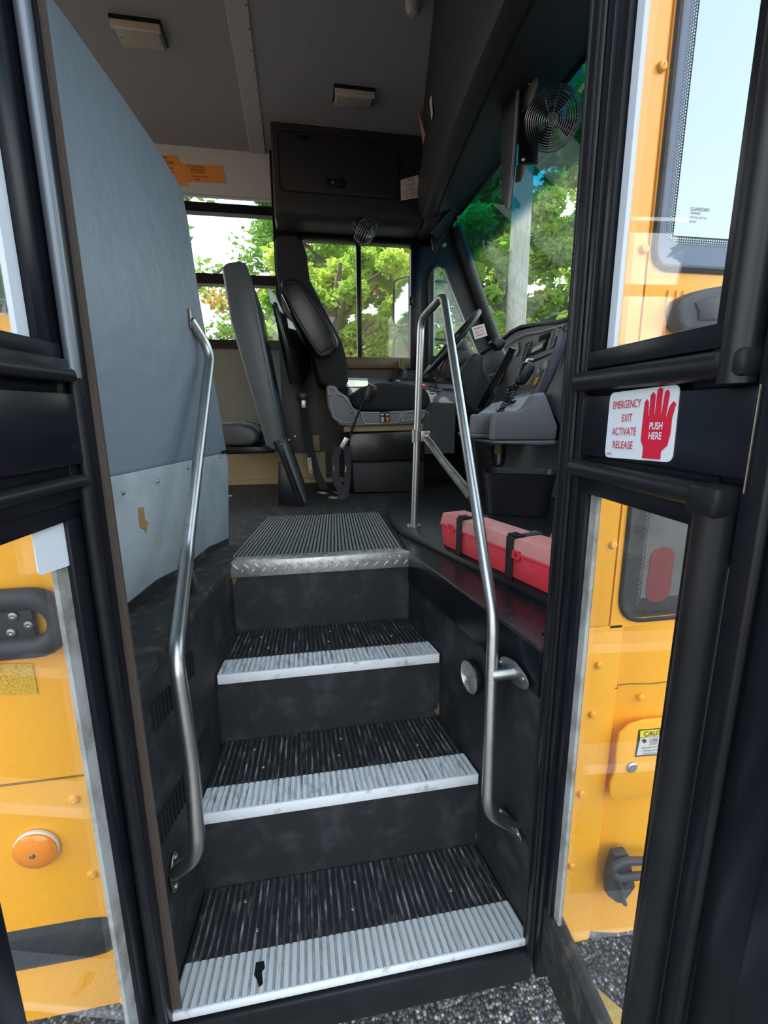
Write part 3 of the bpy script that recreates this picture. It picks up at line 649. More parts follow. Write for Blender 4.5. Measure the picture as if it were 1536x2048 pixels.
e.hexa([(xa, y0-.006, .963), (xb, y0-.006, .963), (xb-.02, y0+.045, .963), (xa+.01, y0+.045, .963)], [(xa, y0-.006, .967), (xb, y0-.006, .967), (xb-.02, y0+.045, .967), (xa+.01, y0+.045, .967)])
e.build('plate', ALU, t, bev=.0015, label='silver diamond plate edge')
e = MB(); n = 17
for i in range(n*2):
    x = xa+.015+(xb-xa-.03)*i/(2*n-1); s_ = 1 if i % 2 else -1
    e.obox((x, y0-.007, .935 if i % 2 else .951), (.7, 0, .7*s_), (0, 1, 0), (-.7*s_, 0, .7), .0095, .0012, .0022)
    e.obox((x, y0+.010 if i % 2 else y0+.03, .9675), (.7, .7*s_, 0), (0, 0, 1), (-.7*s_, .7, 0), .0095, .0012, .0022)
e.build('diamond_pattern', ALU, t, bev=.001)
mt = ribbed(lambda y: -.225+(y-.70)*.13, lambda y: .305+(y-.70)*.085 if y < .9 else .322, .708, 1.27, FZ+.002, 44, .003)
mt = mt.build('aisle_mat', RIBG, None, smooth=False); mt.data.materials.append(DUSTD)
tag(mt, 'grey ribbed rubber mat on the bus floor at the top of the stairs', 'floor mat')

# ================================================================== PARTITION
Nn = V(PN).normalized(); Dn = V((.2175, 1, 0)).normalized()
def pt(y, z, n=0): p = V((pxp(y), y, z))+Nn*n; return p
t = thing('modesty_partition', 'tall padded blue-grey partition with a metal lower plate, left of the stairs', 'partition', (-.33, .5, FZ))
out = [(.05, 1.265), (.958, 1.262), (.923, 1.411), (.880, 1.57), (.839, 1.731), (.807, 1.917), (.783, 1.987), (.742, 2.000), (.675, 2.024), (.505, 2.058), (.365, 2.082), (.05, 2.115)]
g = MB(); g.prism([pt(y, z, 0) for y, z in out], -Nn*.022); g.build('padded_panel', VIN, t, bev=.010, seg=3, smooth=True)
g = MB(); g.prism([pt(.05, .985), pt(.908, .968), pt(.935, 1.10), pt(.958, 1.235), pt(.948, 1.262), pt(.05, 1.268)], -Nn*.03); g.build('kick_plate', KICK, t, bev=.002, label='scuffed bare metal lower plate')
g = MB(); g.prism([pt(.05, .955, -.002), pt(.90, .955, -.002), pt(.905, .975, -.002), pt(.75, .992, .0), pt(.6, .985, 0), pt(.45, 1.0, 0), pt(.3, .99, 0), pt(.05, 1.0, 0)], Nn*.004); g.build('torn_edge_tape', GRIME, t)
for y, z in ((.66, 1.246), (.50, 1.232), (.885, 1.255), (.36, 1.228)): screw(pt(y, z, .0005), Nn, .0055, STEEL, t)
q = [PP(u, v, pt(.3, 1.1, .0008), Nn) for u, v in ((276, 1016), (287, 1014), (290, 1040), (296, 1044), (292, 1068), (289, 1058), (281, 1056), (278, 1040))]
MB().prism(q, Nn*.0006).build('glue_stain', mat('brown_glue', (.35, .22, .08), .6), t, smooth=False)
MB().prism([pt(.955, 1.262, .002), pt(.905, 1.262, .002), pt(.905, 1.272, .002), pt(.955, 1.272, .002)], Nn*.003).build('corner_tab', BLK, t)

# ================================================================== HANDRAILS
t = thing('handrail', 'long bent steel handrail on the left side of the stairs', 'handrail', tuple(PP(345, 1740, (-.28, 0, 0), (1, -.094, 0))))
top = PP(380, 640, PP0, PN)+Nn*.002
rail = [top, PD(421, 703, 1.36), PD(374, 1112, 1.08), PD(351, 1312, .80), PD(384, 1530, .83), PD(397, 1712, .835), PP(350, 1744, (-.272, 0, 0), (1, -.094, 0))]
MB().tube(rail, .0135, 20, fil=.045).build('rail', STEEL, t)
a = PD(375, 1102, 1.093); b = PD(371, 1136, 1.048); MB().tube([a, b], .0162, 20).build('collar', STEELD, t, bev=.001)
MB().tube([PD(373, 1112, 1.066), PD(372, 1128, 1.045)], .004, 10).build('collar_slot', STEEL, t)
MB().tube([PD(374, 1135, 1.06), PD(384, 1160, 1.10), PD(390, 1188, 1.13)], .010, 10).build('standoff', STEELD, t)
MB().prism([top+Nn*.001+V((0, 0, .03))+Dn*-.01, top+Nn*.001+V((0, 0, .03))+Dn*.01, top+Nn*.001+V((0, 0, -.025))+Dn*.012, top+Nn*.001+V((0, 0, -.025))+Dn*-.012], Nn*.003).build('mount_plate', STEELD, t, bev=.001)
fl = PP(347, 1744, (-.277, 0, 0), (1, -.094, 0))
def oval(c, n, u, a, b, th, name, m, parent):
    c = V(c); n = V(n).normalized(); u = V(u).normalized(); w_ = n.cross(u)
    pts = []
    for k in range(28):
        t_ = 2*math.pi*k/28; co, si = math.cos(t_), math.sin(t_)
        pts.append(c + u*(a*abs(co)**1.35*(1 if co > 0 else -1)) + w_*(b*si))
    return MB().prism(pts, n*th).build(name, m, parent, bev=.001)
oval(fl, NLn, (0, .3, 1), .036, .020, .004, 'flange', STEELD, t)
screw(fl+V((.004, .008, .024)), NLn, .0055, STEELD, t); screw(fl+V((.004, -.008, -.024)), NLn, .0055, STEELD, t)

NRn = V((-1, -.159, 0)).normalized()
base = PZ(828, 1052, .99)
t = thing('handrail', 'looped steel handrail with a floor post on the right side of the stairs', 'handrail', tuple(base))
yb = base.y
p_end = PP(1030, 1655, (.417, 0, 0), (1, .159, 0))
rail = [base, PY(842, 640, yb), PD(887, 590, 1.36), PD(987, 1238, .93), PD(974, 1625, .925), p_end]
d0 = (PY(842, 640, yb)-CAM).dot(FWD)
MB().tube(rail, .0122, 20, fil=.035).build('rail', STEEL, t)
MB().lathe(base, (0, 0, 1), [(.028, 0), (.028, .003), (.014, .005)], 20).build('floor_flange', STEELD, t)
for k in (-1, 1): screw(base+V((k*.02, .003, .004)), (0, 0, 1), .004, STEEL, t)
c = PY(833, 872, yb); MB().tube([c-V((0, 0, .022)), c+V((0, 0, .022))], .0165, 20).build('clamp', STEELD, t, label='dull grey clamp on the post')
c2 = PY(848, 872, yb); MB().obox(c2+V((0, -.012, 0)), (1, 0, 0), (0, 1, 0), (0, 0, 1), .016, .010, .018).build('clamp_plate', STEELD, t, bev=.002)
screw(c2+V((.003, -.022, 0)), (0, -1, 0), .007, STEEL, t)
dc = (c2-CAM).dot(FWD)
MB().tube([PD(846, 868, dc), PD(862, 888, dc-.05), PD(882, 917, dc-.17), PD(944, 994, 1.09)], .0095, 14, flat=((0, -1, 0), .0065, .0125)).build('brace', STEELD, t)
st = PP(1032, 1344, (.417, 0, 0), (1, .159, 0))
MB().tube([PD(984, 1350, .925), st], .0125, 16).build('standoff', STEEL, t)
_fa = PP(1001, 1318, (.414, 0, 0), (1, .159, 0)); _fb = PP(1050, 1366, (.414, 0, 0), (1, .159, 0))
oval(PP(1030, 1344, (.414, 0, 0), (1, .159, 0)), NRn, _fb-_fa, (_fb-_fa).length/2+.006, .024, .004, 'flange', STEEL, t)
_fa = PP(996, 1612, (.414, 0, 0), (1, .159, 0)); _fb = PP(1040, 1672, (.414, 0, 0), (1, .159, 0))
oval(PP(1020, 1648, (.414, 0, 0), (1, .159, 0)), NRn, _fb-_fa, (_fb-_fa).length/2+.004, .020, .004, 'flange', STEELD, t)
for u, v in ((1001, 1324), (1046, 1358), (1001, 1622), (1036, 1668)): screw(PP(u, v, (.410, 0, 0), (1, .159, 0)), NRn, .005, STEEL, t)

# stepwell lamp
c = PP(948, 1352, (.420, 0, 0), (1, .159, 0))
t = thing('stepwell_lamp', 'round ribbed silver lamp low on the right stair wall', 'lamp', tuple(c))
MB().lathe(c, NRn, [(.040, 0), (.041, .010), (.039, .014)], 36).build('housing', BLK, t)
g = MB(); pr_ = []
for k, r_ in enumerate((.0385, .034, .033, .028, .027, .022, .021, .016, .015, .008, .007, .0)): pr_.append((r_, .014+(.002 if k % 2 else .0005)+.003*(1-r_/.04)))
g.lathe(c, NRn, pr_, 36); g.build('lens', ALU, t)

# ================================================================== PLATFORM THINGS
BZ = .992
b0 = PZ(882, 1089, BZ); b1 = PZ(1096, 1190, BZ); bd = (b1-b0).normalized(); bn = V((bd.y, -bd.x, 0))
if bn.x > 0: bn = -bn                 # towards the stairs
back = -bn
t0 = PP(879, 1022, tuple(b0), tuple(bn)).z; lidz = t0
t1 = PP(1103, 1104, tuple(b0), tuple(bn)).z
Lb = (b1-b0).length+.06; Wd = .085; zt = (t0+t1)/2
t = thing('first_aid_box', 'long red plastic box with two black straps on the raised floor', 'box', tuple(b0), None)
def bp(s, d, z): return b0+bd*s+back*d+V((0, 0, z-b0.z))
zs = BZ+(zt-BZ)*.66
MB().hexa([bp(.004, .004, BZ), bp(Lb-.004, .004, BZ), bp(Lb-.004, Wd-.004, BZ), bp(.004, Wd-.004, BZ)], [bp(.0, 0, zs), bp(Lb, 0, zs), bp(Lb, Wd, zs), bp(0, Wd, zs)]).build('body', RED, t, bev=.003)
MB().hexa([bp(-.003, -.004, zs), bp(Lb+.003, -.004, zs), bp(Lb+.003, Wd+.004, zs), bp(-.003, Wd+.004, zs)], [bp(.002, .003, zt), bp(Lb-.002, .003, zt), bp(Lb-.002, Wd-.003, zt), bp(.002, Wd-.003, zt)]).build('lid', REDT, t, bev=.003, label='faded dusty lid')
MB().hexa([bp(-.004, -.005, zs-.003), bp(Lb+.004, -.005, zs-.003), bp(Lb+.004, 0, zs-.003), bp(-.004, 0, zs-.003)], [bp(-.004, -.005, zs+.003), bp(Lb+.004, -.005, zs+.003), bp(Lb+.004, 0, zs+.003), bp(-.004, 0, zs+.003)]).build('lid_rim', RED, t, bev=.001)
def sof(u, v): p = PP(u, v, tuple(b0), tuple(bn)); return (p-b0).dot(bd), p.z
for (u, v) in ((905, 1055), (1037, 1108)):
    s_, z_ = sof(u, v); g = MB()
    for a, b_, c_, d_ in ((-.013, .013, .005, .009), (-.013, .013, -.012, -.008), (-.013, -.008, -.012, .009), (.008, .013, -.012, .009)):
        g.hexa([bp(s_+a, -.010, z_+c_), bp(s_+b_, -.010, z_+c_), bp(s_+b_, -.004, z_+c_), bp(s_+a, -.004, z_+c_)], [bp(s_+a, -.010, z_+d_), bp(s_+b_, -.010, z_+d_), bp(s_+b_, -.004, z_+d_), bp(s_+a, -.004, z_+d_)])
    g.build('latch', RED, t, bev=.001)
for (u, v) in ((921, 1060), (1022, 1108)):
    s_, z_ = sof(u, v); g = MB(); hw = .0125
    for (d0_, d1_, za, zb) in ((-.0065, -.004, BZ, zt), (Wd+.002, Wd+.006, BZ, zt), (-.0065, Wd+.006, zt-.001, zt+.002)):
        g.hexa([bp(s_-hw, d0_, za), bp(s_+hw, d0_, za), bp(s_+hw, d1_, za), bp(s_-hw, d1_, za)], [bp(s_-hw, d0_, zb), bp(s_+hw, d0_, zb), bp(s_+hw, d1_, zb), bp(s_-hw, d1_, zb)])
    sp_ = g.build('strap', BELT, t, bev=.0006, label='black webbing strap')
    g = MB(); hw = .017
    for a, b_, c_, d_ in ((-hw, hw, .0, .007), (-hw, hw, .020, .027), (-hw, -hw+.006, .0, .027), (hw-.006, hw, .0, .027), (-hw, hw, .011, .015)):
        g.hexa([bp(s_+a, c_, zt+.002), bp(s_+b_, c_, zt+.002), bp(s_+b_, d_, zt+.002), bp(s_+a, d_, zt+.002)], [bp(s_+a, c_, zt+.007), bp(s_+b_, c_, zt+.007), bp(s_+b_, d_, zt+.007), bp(s_+a, d_, zt+.007)])
    g.build('buckle', RUB, t, bev=.001)
# small extinguisher lying behind the box
e0 = PD(1094, 1062, 1.30); e0.z = BZ+.035
t = thing('fire_extinguisher', 'small red cylinder with a silver cap lying behind the red box', 'fire extinguisher', tuple(e0-V((0, 0, .034))))
ed = V((.75, -.55, 0)).normalized()
MB().lathe(e0, ed, [(.012, 0), (.030, .012), (.033, .03), (.033, .24), (.02, .27)], 20).build('cylinder', RED, t)
MB().lathe(e0-ed*.03+V((0, 0, .012)), (0, 0, 1), [(.016, -.01), (.018, .0), (.017, .012), (.010, .020), (0, .022)], 18).build('cap', STEEL, t, label='silver domed cap')
MB().tube([e0-ed*.03, e0+ed*.02], .010, 10).build('neck', BLK, t)

# waste bin
cx, cy = .862, 1.045; ang = math.radians(-28)
t = thing('waste_bin', 'open black plastic bin standing below the dashboard', 'bin', (cx, cy, BZ))
def ring(hw, hd, z, dip=0): 
    P = []
    for x, y in rrect(hw*2, hd*2, min(hw, hd)*.45, 6):
        X = x*math.cos(ang)-y*math.sin(ang); Y = x*math.sin(ang)+y*math.cos(ang)
        P.append((cx+X, cy+Y, z+dip*math.sin(x*30)))
    return P
g = MB(); g.loft([ring(.118, .085, BZ), ring(.125, .092, BZ+.07), ring(.140, .105, BZ+.165, .003), ring(.143, .108, BZ+.168, .003), ring(.139, .104, BZ+.168, .003), ring(.122, .089, BZ+.07), ring(.114, .082, BZ+.005)], close=True)
g.bm.faces.new([g.bm.verts.new(V(p)) for p in ring(.114, .082, BZ+.005)])
g.build('tub', mat('bin_plastic', (.012, .013, .017), .4, var=.4, var_col=(.03, .033, .04), scale=8), t)
MB().lathe(PD(1087, 1024, (V((cx, cy, BZ))-CAM).dot(FWD)-.07), (0, -1, 0), [(.004, 0), (.004, .002)], 10).build('rivet', BLK, t)

# ================================================================== SEATS
def side(pts, y, th, name, m, parent, bev=.01, seg=3, **k):
    """outline traced on the plane y, given real thickness th away from the door"""
    return MB().prism([PY(u, v, y) for u, v in pts], (0, th, 0)).build(name, m, parent, bev=bev, seg=seg, **k)
# padded barrier behind the driver
t = thing('crash_barrier', 'tilted padded grey barrier standing right behind the driver seat', 'barrier', tuple(PZ(590, 1010, FZ)))
yb = 1.5
g = MB()
A0 = [PY(u, v, yb) for u, v in ((443, 535), (452, 525), (480, 521), (492, 527), (503, 560), (568, 885), (548, 902), (533, 893), (460, 640))]
g.prism(A0, (0, .70, 0)); g.build('padded_back', VIND, t, bev=.012, seg=4)
MB().tube([PY(482, 523, yb-.003), PY(500, 570, yb-.003), PY(565, 884, yb-.003)], .003, 8, fil=.02).build('piping', VIND, t)
# lower kick panel and frame
g = MB(); g.prism([PY(568, 880, yb+.02), PY(612, 1004, yb+.02), PY(600, 1010, yb+.02), PY(560, 890, yb+.02)], (0, .66, 0)); g.build('kick_panel', mat('grey_kick', (.12, .13, .13), .5, .3, var=.8, var_col=(.07, .075, .075), scale=9), t, bev=.002)
g = MB(); g.tube([PY(551, 882, yb), PY(563, 905, yb), PY(603, 1010, yb)], .014, 12, fil=.03); g.build('leg', BLK, t)
side([(556, 925), (573, 925), (606, 1012), (556, 1010)], yb+.01, .02, 'leg_plate', BLK, t, bev=.002)
for u, v in ((562, 888), (578, 880), (590, 873)): screw(PY(u, v, yb+.005), (0, -1, 0), .005, STEEL, t)
g = MB()
xo = lambda u, v, y: PY(u, v, y)
pc = [PY(538, 604, 1.62), PY(566, 640, 2.0), PY(598, 690, 2.05), PY(611, 712, 2.08), PY(611, 745, 2.06), PY(592, 770, 1.95), PY(574, 768, 1.70), PY(566, 705, 1.62)]
pc = [p+V((.01, 0, 0)) for p in pc]
g.prism(pc, (.022, 0, .004)); g.build('pouch', VINB, t, bev=.007, seg=3)
q = [PY(536, 576, 1.60), PY(550, 590, 1.66), PY(567, 628, 1.68), PY(560, 622, 1.66), PY(540, 604, 1.60)]
p_ = thing('paper_sheet', 'white paper sheet sticking out of the black pouch, upper one', 'paper', tuple(q[2]), 'papers in the black pouch')
MB().prism(q, (.0015, 0, 0)).build('sheet', WHC, p_, smooth=False)
q = [PY(574, 636, 1.64), PY(584, 645, 1.66), PY(592, 660, 1.68), PY(577, 656, 1.64)]
p_ = thing('paper_sheet', 'small crumpled white paper below the larger sheet at the pouch', 'paper', tuple(q[2]), 'papers in the black pouch')
MB().prism(q, (.0015, 0, 0)).build('sheet', WHC, p_, smooth=False)

# passenger bench glimpsed behind the partition
t = thing('passenger_seat', 'dark padded bench seat partly hidden behind the blue-grey partition', 'seat', tuple(PY(480, 965, 1.9)))
g = MB(); g.prism([PY(u, v, 1.75) for u, v in ((420, 848), (470, 845), (503, 853), (519, 868), (516, 884), (500, 891), (420, 892))], (0, .5, 0)); g.build('cushion', VIND, t, bev=.02, seg=4)
g = MB(); g.prism([PY(u, v, 1.78) for u, v in ((420, 892), (548, 894), (548, 906), (420, 910))], (0, .5, 0)); g.build('seat_frame', BLK, t, bev=.003)

# driver seat
ys = 1.80
t = thing('driver_seat', 'black cloth driver seat with raised armrest and grey side panel', 'seat', tuple(PY(775, 985, 1.83)))
side([(549, 478), (557, 471), (592, 471), (604, 480), (613, 505), (620, 560), (655, 628), (684, 682), (696, 725), (697, 762), (688, 780), (662, 778), (640, 765), (622, 700), (598, 650), (560, 585), (552, 540)], ys+.03, .38, 'backrest', CLOTH, t, bev=.035, seg=5)
side([(550, 482), (560, 474), (598, 476), (610, 496), (612, 540), (590, 560), (556, 545)], ys+.10, .26, 'headrest', CLOTH, t, bev=.02, seg=4)
side([(561, 566), (570, 558), (592, 556), (606, 564), (640, 612), (668, 662), (677, 682), (676, 696), (660, 712), (641, 716), (630, 706), (590, 642), (563, 585)], ys-.08, .075, 'armrest', VINB, t, bev=.012, seg=4)
MB().tube([PY(u, v, ys-.082) for u, v in ((566, 572), (590, 566), (603, 572), (662, 668), (668, 690), (642, 706), (632, 698), (570, 590))], .0025, 8, fil=.01, closed=False).build('armrest_piping', VINB, t)
side([(698, 806), (706, 790), (730, 772), (760, 765), (805, 765), (845, 772), (860, 785), (863, 802), (856, 820), (820, 824), (720, 822)], ys-.02, .50, 'cushion', CLOTH, t, bev=.03, seg=5)
side([(652, 773), (660, 770), (671, 772), (680, 784), (697, 795), (706, 815), (722, 823), (760, 824), (853, 819), (853, 832), (842, 842), (826, 848), (700, 853), (680, 850), (664, 836), (655, 810)], ys-.06, .05, 'side_panel', DGR, t, bev=.006, label='grey plastic side panel')
g = MB(); Yp = ys-.064
for loop in (((660, 800), (672, 788), (685, 790), (697, 803), (716, 835), (712, 846), (686, 846), (668, 835)), ((722, 826), (798, 824), (803, 829), (795, 845), (730, 848)), ((812, 824), (850, 822), (845, 836), (806, 843), (803, 840)), ((657, 776), (668, 776), (673, 783), (666, 788), (657, 790))):
    P = [PY(u, v, Yp) for u, v in loop]; g.tube(P+[P[0]], .0028, 8, fil=.008)
g.build('panel_moulding', DGR2, t)
for (u, m_) in ((765, mat('grey_switch', (.35, .37, .38), .5)), (775, mat('red_switch', (.75, .08, .04), .5))):
    s_ = MB().obox(PY(u, 834, Yp-.003), (1, 0, 0), (0, 1, 0), (0, 0, 1), .0115, .004, .026).build('switch', BLK, t, bev=.001)
    MB().obox(PY(u, 839, Yp-.009), (1, 0, 0), (0, 1, 0), (0, 0, 1), .008, .004, .012).build('rocker', m_, s_, bev=.001)
    MB().obox(PY(u, 829, Yp-.008), (1, 0, 0), (0, 1, 0), (0, 0, 1), .006, .0008, .003).build('symbol', WHP, s_, smooth=False)
screw(PY(703, 823, Yp), (0, -1, 0), .008, STEELD, t)
MB().tube([PY(848, 822, Yp), PY(857, 826, Yp-.01), PY(855, 834, Yp-.01)], .005, 8).build('lever', DGR, t)
side([(688, 853), (846, 847), (846, 860), (688, 864)], ys-.03, .48, 'slide_rail', BEI, t, bev=.002)
g = MB(); g.prism([PY(u, v, ys-.03) for u, v in ((699, 866), (848, 860), (852, 921), (800, 921), (740, 925), (694, 924))], (0, .5, 0)); g.build('skirt', VINB, t, bev=.01, seg=3, label='glossy black vinyl skirt')
side([(704, 924), (848, 921), (848, 983), (708, 985)], ys-.005, .42, 'pedestal', PLA, t, bev=.004)
g = MB(); g.tube([PY(699, 872, 1.70), PY(716, 828, 1.70), PY(728, 800, 1.70)], [.006, .006, .008], 12); g.build('buckle_stalk', BLK, t)
bh = [PY(736, 768, 1.70), PY(754, 776, 1.70), PY(740, 806, 1.70), PY(723, 799, 1.70)]
bk_ = MB().prism(bh, (0, -.03, 0)).build('buckle', BLK, t, bev=.003)
MB().prism([PY(739, 770, 1.675)+V((0, 0, 0)), PY(752, 776, 1.675), PY(750, 781, 1.675), PY(736, 775, 1.675)], (0, .02, .012)).build('release_button', mat('red_switch', (0, 0, 0)), bk_, bev=.001, label='red release button')
MB().obox(PY(688, 886, 1.70), (.6, 0, 1), (0, 1, 0), (1, 0, -.6), .030, .008, .013).build('tether_bracket', STEEL, t, bev=.002)
screw(PY(688, 886, 1.689), (0, -1, 0), .008, WHP, t)
g = MB(); g.tube([PY(676, 893, 1.69), PY(670, 915, 1.69), PY(671, 960, 1.67), PY(684, 985, 1.66), PY(682, 1000, 1.65), PY(676, 1012, 1.60)], .01, 12, fil=.04, flat=((1, 0, .2), .0200, .0015)); g.build('tether_strap', BELT, t)
g = MB(); g.tube([PY(693, 893, 1.705), PY(696, 925, 1.71), PY(694, 970, 1.70), PY(686, 1000, 1.68)], .01, 12, fil=.04, flat=((1, 0, .2), .018, .0015)); g.build('tether_strap', BELT, t)
MB().tube([PY(667, 932, 1.685), PY(669, 945, 1.68)], .005, 8).build('strap_adjuster', STEEL, t)
MB().tube([PY(692, 932, 1.685), PY(691, 945, 1.68)], .005, 8).build('strap_adjuster', STEEL, t)
# shoulder belt hanging on the post
t = thing('shoulder_belt', 'black shoulder belt hanging beside the barrier with its metal tongue', 'seat belt', tuple(PY(612, 960, 2.05)))
g = MB(); g.tube([PY(610, 690, 2.12), PY(611, 760, 2.08), PY(606, 800, 2.0), PY(612, 860, 2.05), PY(630, 940, 2.05), PY(652, 985, 2.0)], .01, 10, fil=.1, flat=((1, 0, 0), .023, .0012)); g.build('webbing', BELT, t)
MB().obox(PY(605, 793, 1.985), (1, 0, 0), (0, 1, 0), (0, 0, 1), .030, .012, .020).build('tongue_grip', BLK, t, bev=.004)
MB().obox(PY(607, 808, 1.985), (1, 0, 0), (0, 1, 0), (0, 0, 1), .013, .002, .022).build('metal_tongue', STEEL, t, bev=.003)
t = thing('belt_anchor_plate', 'cream metal bracket on the wall post beside the driver seat', 'bracket', tuple(PY(632, 900, 2.28)))
MB().box(*[c for c in (PY(626, 900, 2.26).x, PY(640, 900, 2.26).x)], 2.255, 2.27, PY(632, 902, 2.26).z, PY(632, 870, 2.26).z).build('plate', BEI, t, bev=.002)
t = thing('hinge_plate', 'narrow white metal strip low beside the barrier', 'bracket', tuple(PY(620, 945, 2.0)))
MB().prism([PY(614, 916, 2.0), PY(622, 915, 2.0), PY(626, 946, 2.0), (PY(618, 947, 2.0))], (0, .004, 0)).build('plate', mat('cream_plate', (.55, .52, .40), .5), t, bev=.001)
for u, v in ((619, 920), (623, 942)): screw(PY(u, v, 1.998), (0, -1, 0), .005, STEELD, t)

# ================================================================== SIDE CONSOLE, DASH
t = thing('side_console', 'low grey switch console under the driver window', 'console', tuple(PY(760, 800, 2.25)))
g = MB(); tp = [PY(690, 772, 2.28), PY(690, 757, 2.28), PY(860, 770, 2.28), PY(905, 800, 2.28)]
a0, a1 = PY(694, 752, 2.28), PY(905, 768, 2.28); c0, c1 = PY(700, 800, 1.98), PY(912, 806, 1.98)
g.hexa([V((c0.x, 1.98, 1.15)), V((c1.x, 1.98, 1.15)), V((a1.x, 2.28, 1.15)), V((a0.x, 2.28, 1.15))], [c0, c1, a1, a0]); g.build('body', DGR, t, bev=.006)
cn = (c1-c0).cross(a0-c0).normalized()
if cn.z < 0: cn = -cn
def CP(u, v, n=.002): return PP(u, v, tuple(c0+cn*n), tuple(cn))
for u, v in ((860, 773), (873, 776), (863, 782), (877, 783)):
    s_ = MB().obox(CP(u, v, .002), (1, 0, 0), (0, 1, .3), cn, .013, .010, .003).build('switch', BLK, t, bev=.001)
MB().obox(CP(898, 774), (1, 0, 0), (0, 1, .3), cn, .034, .022, .001).build('label_plate', BEI, t, smooth=False)
for u, v, m_ in ((782, 760, BLK), (796, 762, WHP), (847, 771, mat('red_switch', (0, 0, 0)))): MB().lathe(CP(u, v, 0), cn, [(.014, 0), (.014, .004), (.009, .006)], 16).build('knob', m_, t)
MB().tube([CP(872, 773, .0), CP(873, 764, .0)+V((0, 0, .02))], .006, 10).build('toggle', BLK, t)
t = thing('card', 'pale green printed card lying on the side console', 'card', tuple(CP(712, 764)))
MB().prism([CP(694, 756, .003), CP(735, 757, .003), CP(737, 773, .003), CP(693, 774, .003)], cn*.001).build('sheet', mat('pale_green_card', (.55, .68, .60), .6), t, smooth=False)
for k in range(4): text('- NOTICE -'[:6+k], 'print', PRT if k else REDP, t, CP(697, 760+k*3.4, .0045), (1, 0, 0), cn.cross(V((1, 0, 0))), .012, .8)
t = thing('folded_paper', 'small crumpled cream paper on the console by the wheel', 'paper', tuple(CP(878, 758)))
MB().obox(CP(878, 757, .012), (1, .2, 0), (-.2, 1, 0), (0, 0, 1), .03, .02, .006).build('sheet', WHC, t, bev=.003)
t = thing('strap_post', 'upright olive strap standing at the window sill', 'strap', tuple(PY(805, 755, 2.22)))
MB().prism([PY(799, 716, 2.22), PY(808, 716, 2.22), PY(811, 755, 2.20), PY(800, 755, 2.20)], (0, .015, 0)).build('webbing', mat('olive_webbing', (.10, .10, .02), .6), t, bev=.002)
MB().prism([PY(796, 735, 2.21), PY(813, 738, 2.21), PY(815, 757, 2.19), PY(795, 757, 2.19)], (0, .03, 0)).build('holder', BLK, t, bev=.003)

# dashboard
DP0 = V((1.08, 1.8, 1.75)); DV = [PY(1000, 690, 1.8), PY(1130, 640, 1.2), PY(1085, 830, 1.2), PY(985, 850, 1.8)]
dn = (DV[1]-DV[0]).cross(DV[3]-DV[0]).normalized()
if dn.x > 0: dn = -dn
def DS(u, v, n=.0): return PP(u, v, tuple(DP0+dn*n), tuple(dn))
t = thing('dashboard', 'grey dashboard with air vents and dials below the windshield', 'dashboard', (1.15, 1.6, 1.28))
g = MB(); fr = [DS(u, v) for u, v in ((985, 848), (1088, 828), (1100, 780), (1128, 700), (1140, 650), (1136, 640), (1100, 648), (1060, 655), (1030, 664), (1000, 684), (975, 700), (900, 760), (880, 850))]
g.prism(fr, (.22, 0, 0)); g.build('face_panel', DGR, t, bev=.004)
g = MB(); cw = [DS(u, v, .015) for u, v in ((1140, 640), (1108, 648), (1068, 652), (1040, 656), (1020, 666), (1004, 680), (985, 694), (940, 720), (900, 745))]
for i in range(len(cw)-1): g.hexa([cw[i], cw[i+1], cw[i+1]+V((.30, 0, .03)), cw[i]+V((.30, 0, .03))], [cw[i]+V((0, 0, .014)), cw[i+1]+V((0, 0, .014)), cw[i+1]+V((.30, 0, .05)), cw[i]+V((.30, 0, .05))])
g.build('cowl', PLA, t, bev=.003)
MB().tube([DS(u, v, .012) for u, v in ((1128, 650), (1080, 664), (1052, 668), (1030, 678), (1010, 694))], .004, 8, fil=.03).build('cowl_trim', DGR2, t)
MB().prism([DS(u, v, .004) for u, v in ((1136, 665), (1124, 655), (1114, 690), (1096, 740), (1082, 780), (1078, 792), (1090, 786), (1104, 760), (1130, 700))], dn*.01).build('side_trim', BLUE, t, bev=.003, label='dark blue-grey side trim')
# rounded end cap
g = MB(); n_ = 10; rowsE = []
for i in range(n_+1):
    a = math.pi/2*i/n_
    off = V((.16*(1-math.cos(a)), -.12*math.sin(a), 0))
    rowsE.append([DS(u, v, .0)+off for u, v in ((1136, 668), (1112, 720), (1092, 775), (1092, 800), (1110, 830), (1125, 860))])
g.loft(rowsE); g.build('end_cap', mat('cap_grey', (.09, .09, .105), .5), t)
def vent(cs, n=6):
    TLp, TRp, BRp, BLp = [DS(u, v, .003) for u, v in cs]
    MB().prism([TLp, TRp, BRp, BLp], dn*.002).build('vent_opening', mat('slot_black', (0, 0, 0)), t, smooth=False)
    h = MB()
    for k in range(n+1):
        a = k/n; p = TLp*(1-a)+BLp*a; q_ = TRp*(1-a)+BRp*a; h.tube([p+dn*.005, q_+dn*.005], .0025, 6)
    h.tube([TLp+dn*.005, BLp+dn*.005], .003, 6); h.tube([TRp+dn*.005, BRp+dn*.005], .003, 6)
    h.build('vent_grille', DGR2, t)
vent([(1108, 662), (1117, 657), (1108, 692), (1098, 698)], 7)
vent([(1052, 688), (1064, 682), (1052, 715), (1043, 722)], 6)
vent([(1120, 654), (1128, 652), (1124, 668), (1116, 672)], 3)
MB().prism([DS(u, v, .004) for u, v in ((1080, 672), (1102, 664), (1098, 676), (1077, 685))], dn*.003).build('display', mat('slot_black', (0, 0, 0)), t, bev=.001)
MB().prism([DS(u, v, .004) for u, v in ((1062, 692), (1096, 678), (1090, 700), (1057, 713))], dn*.008).build('radio_bezel', BLK, t, bev=.001)
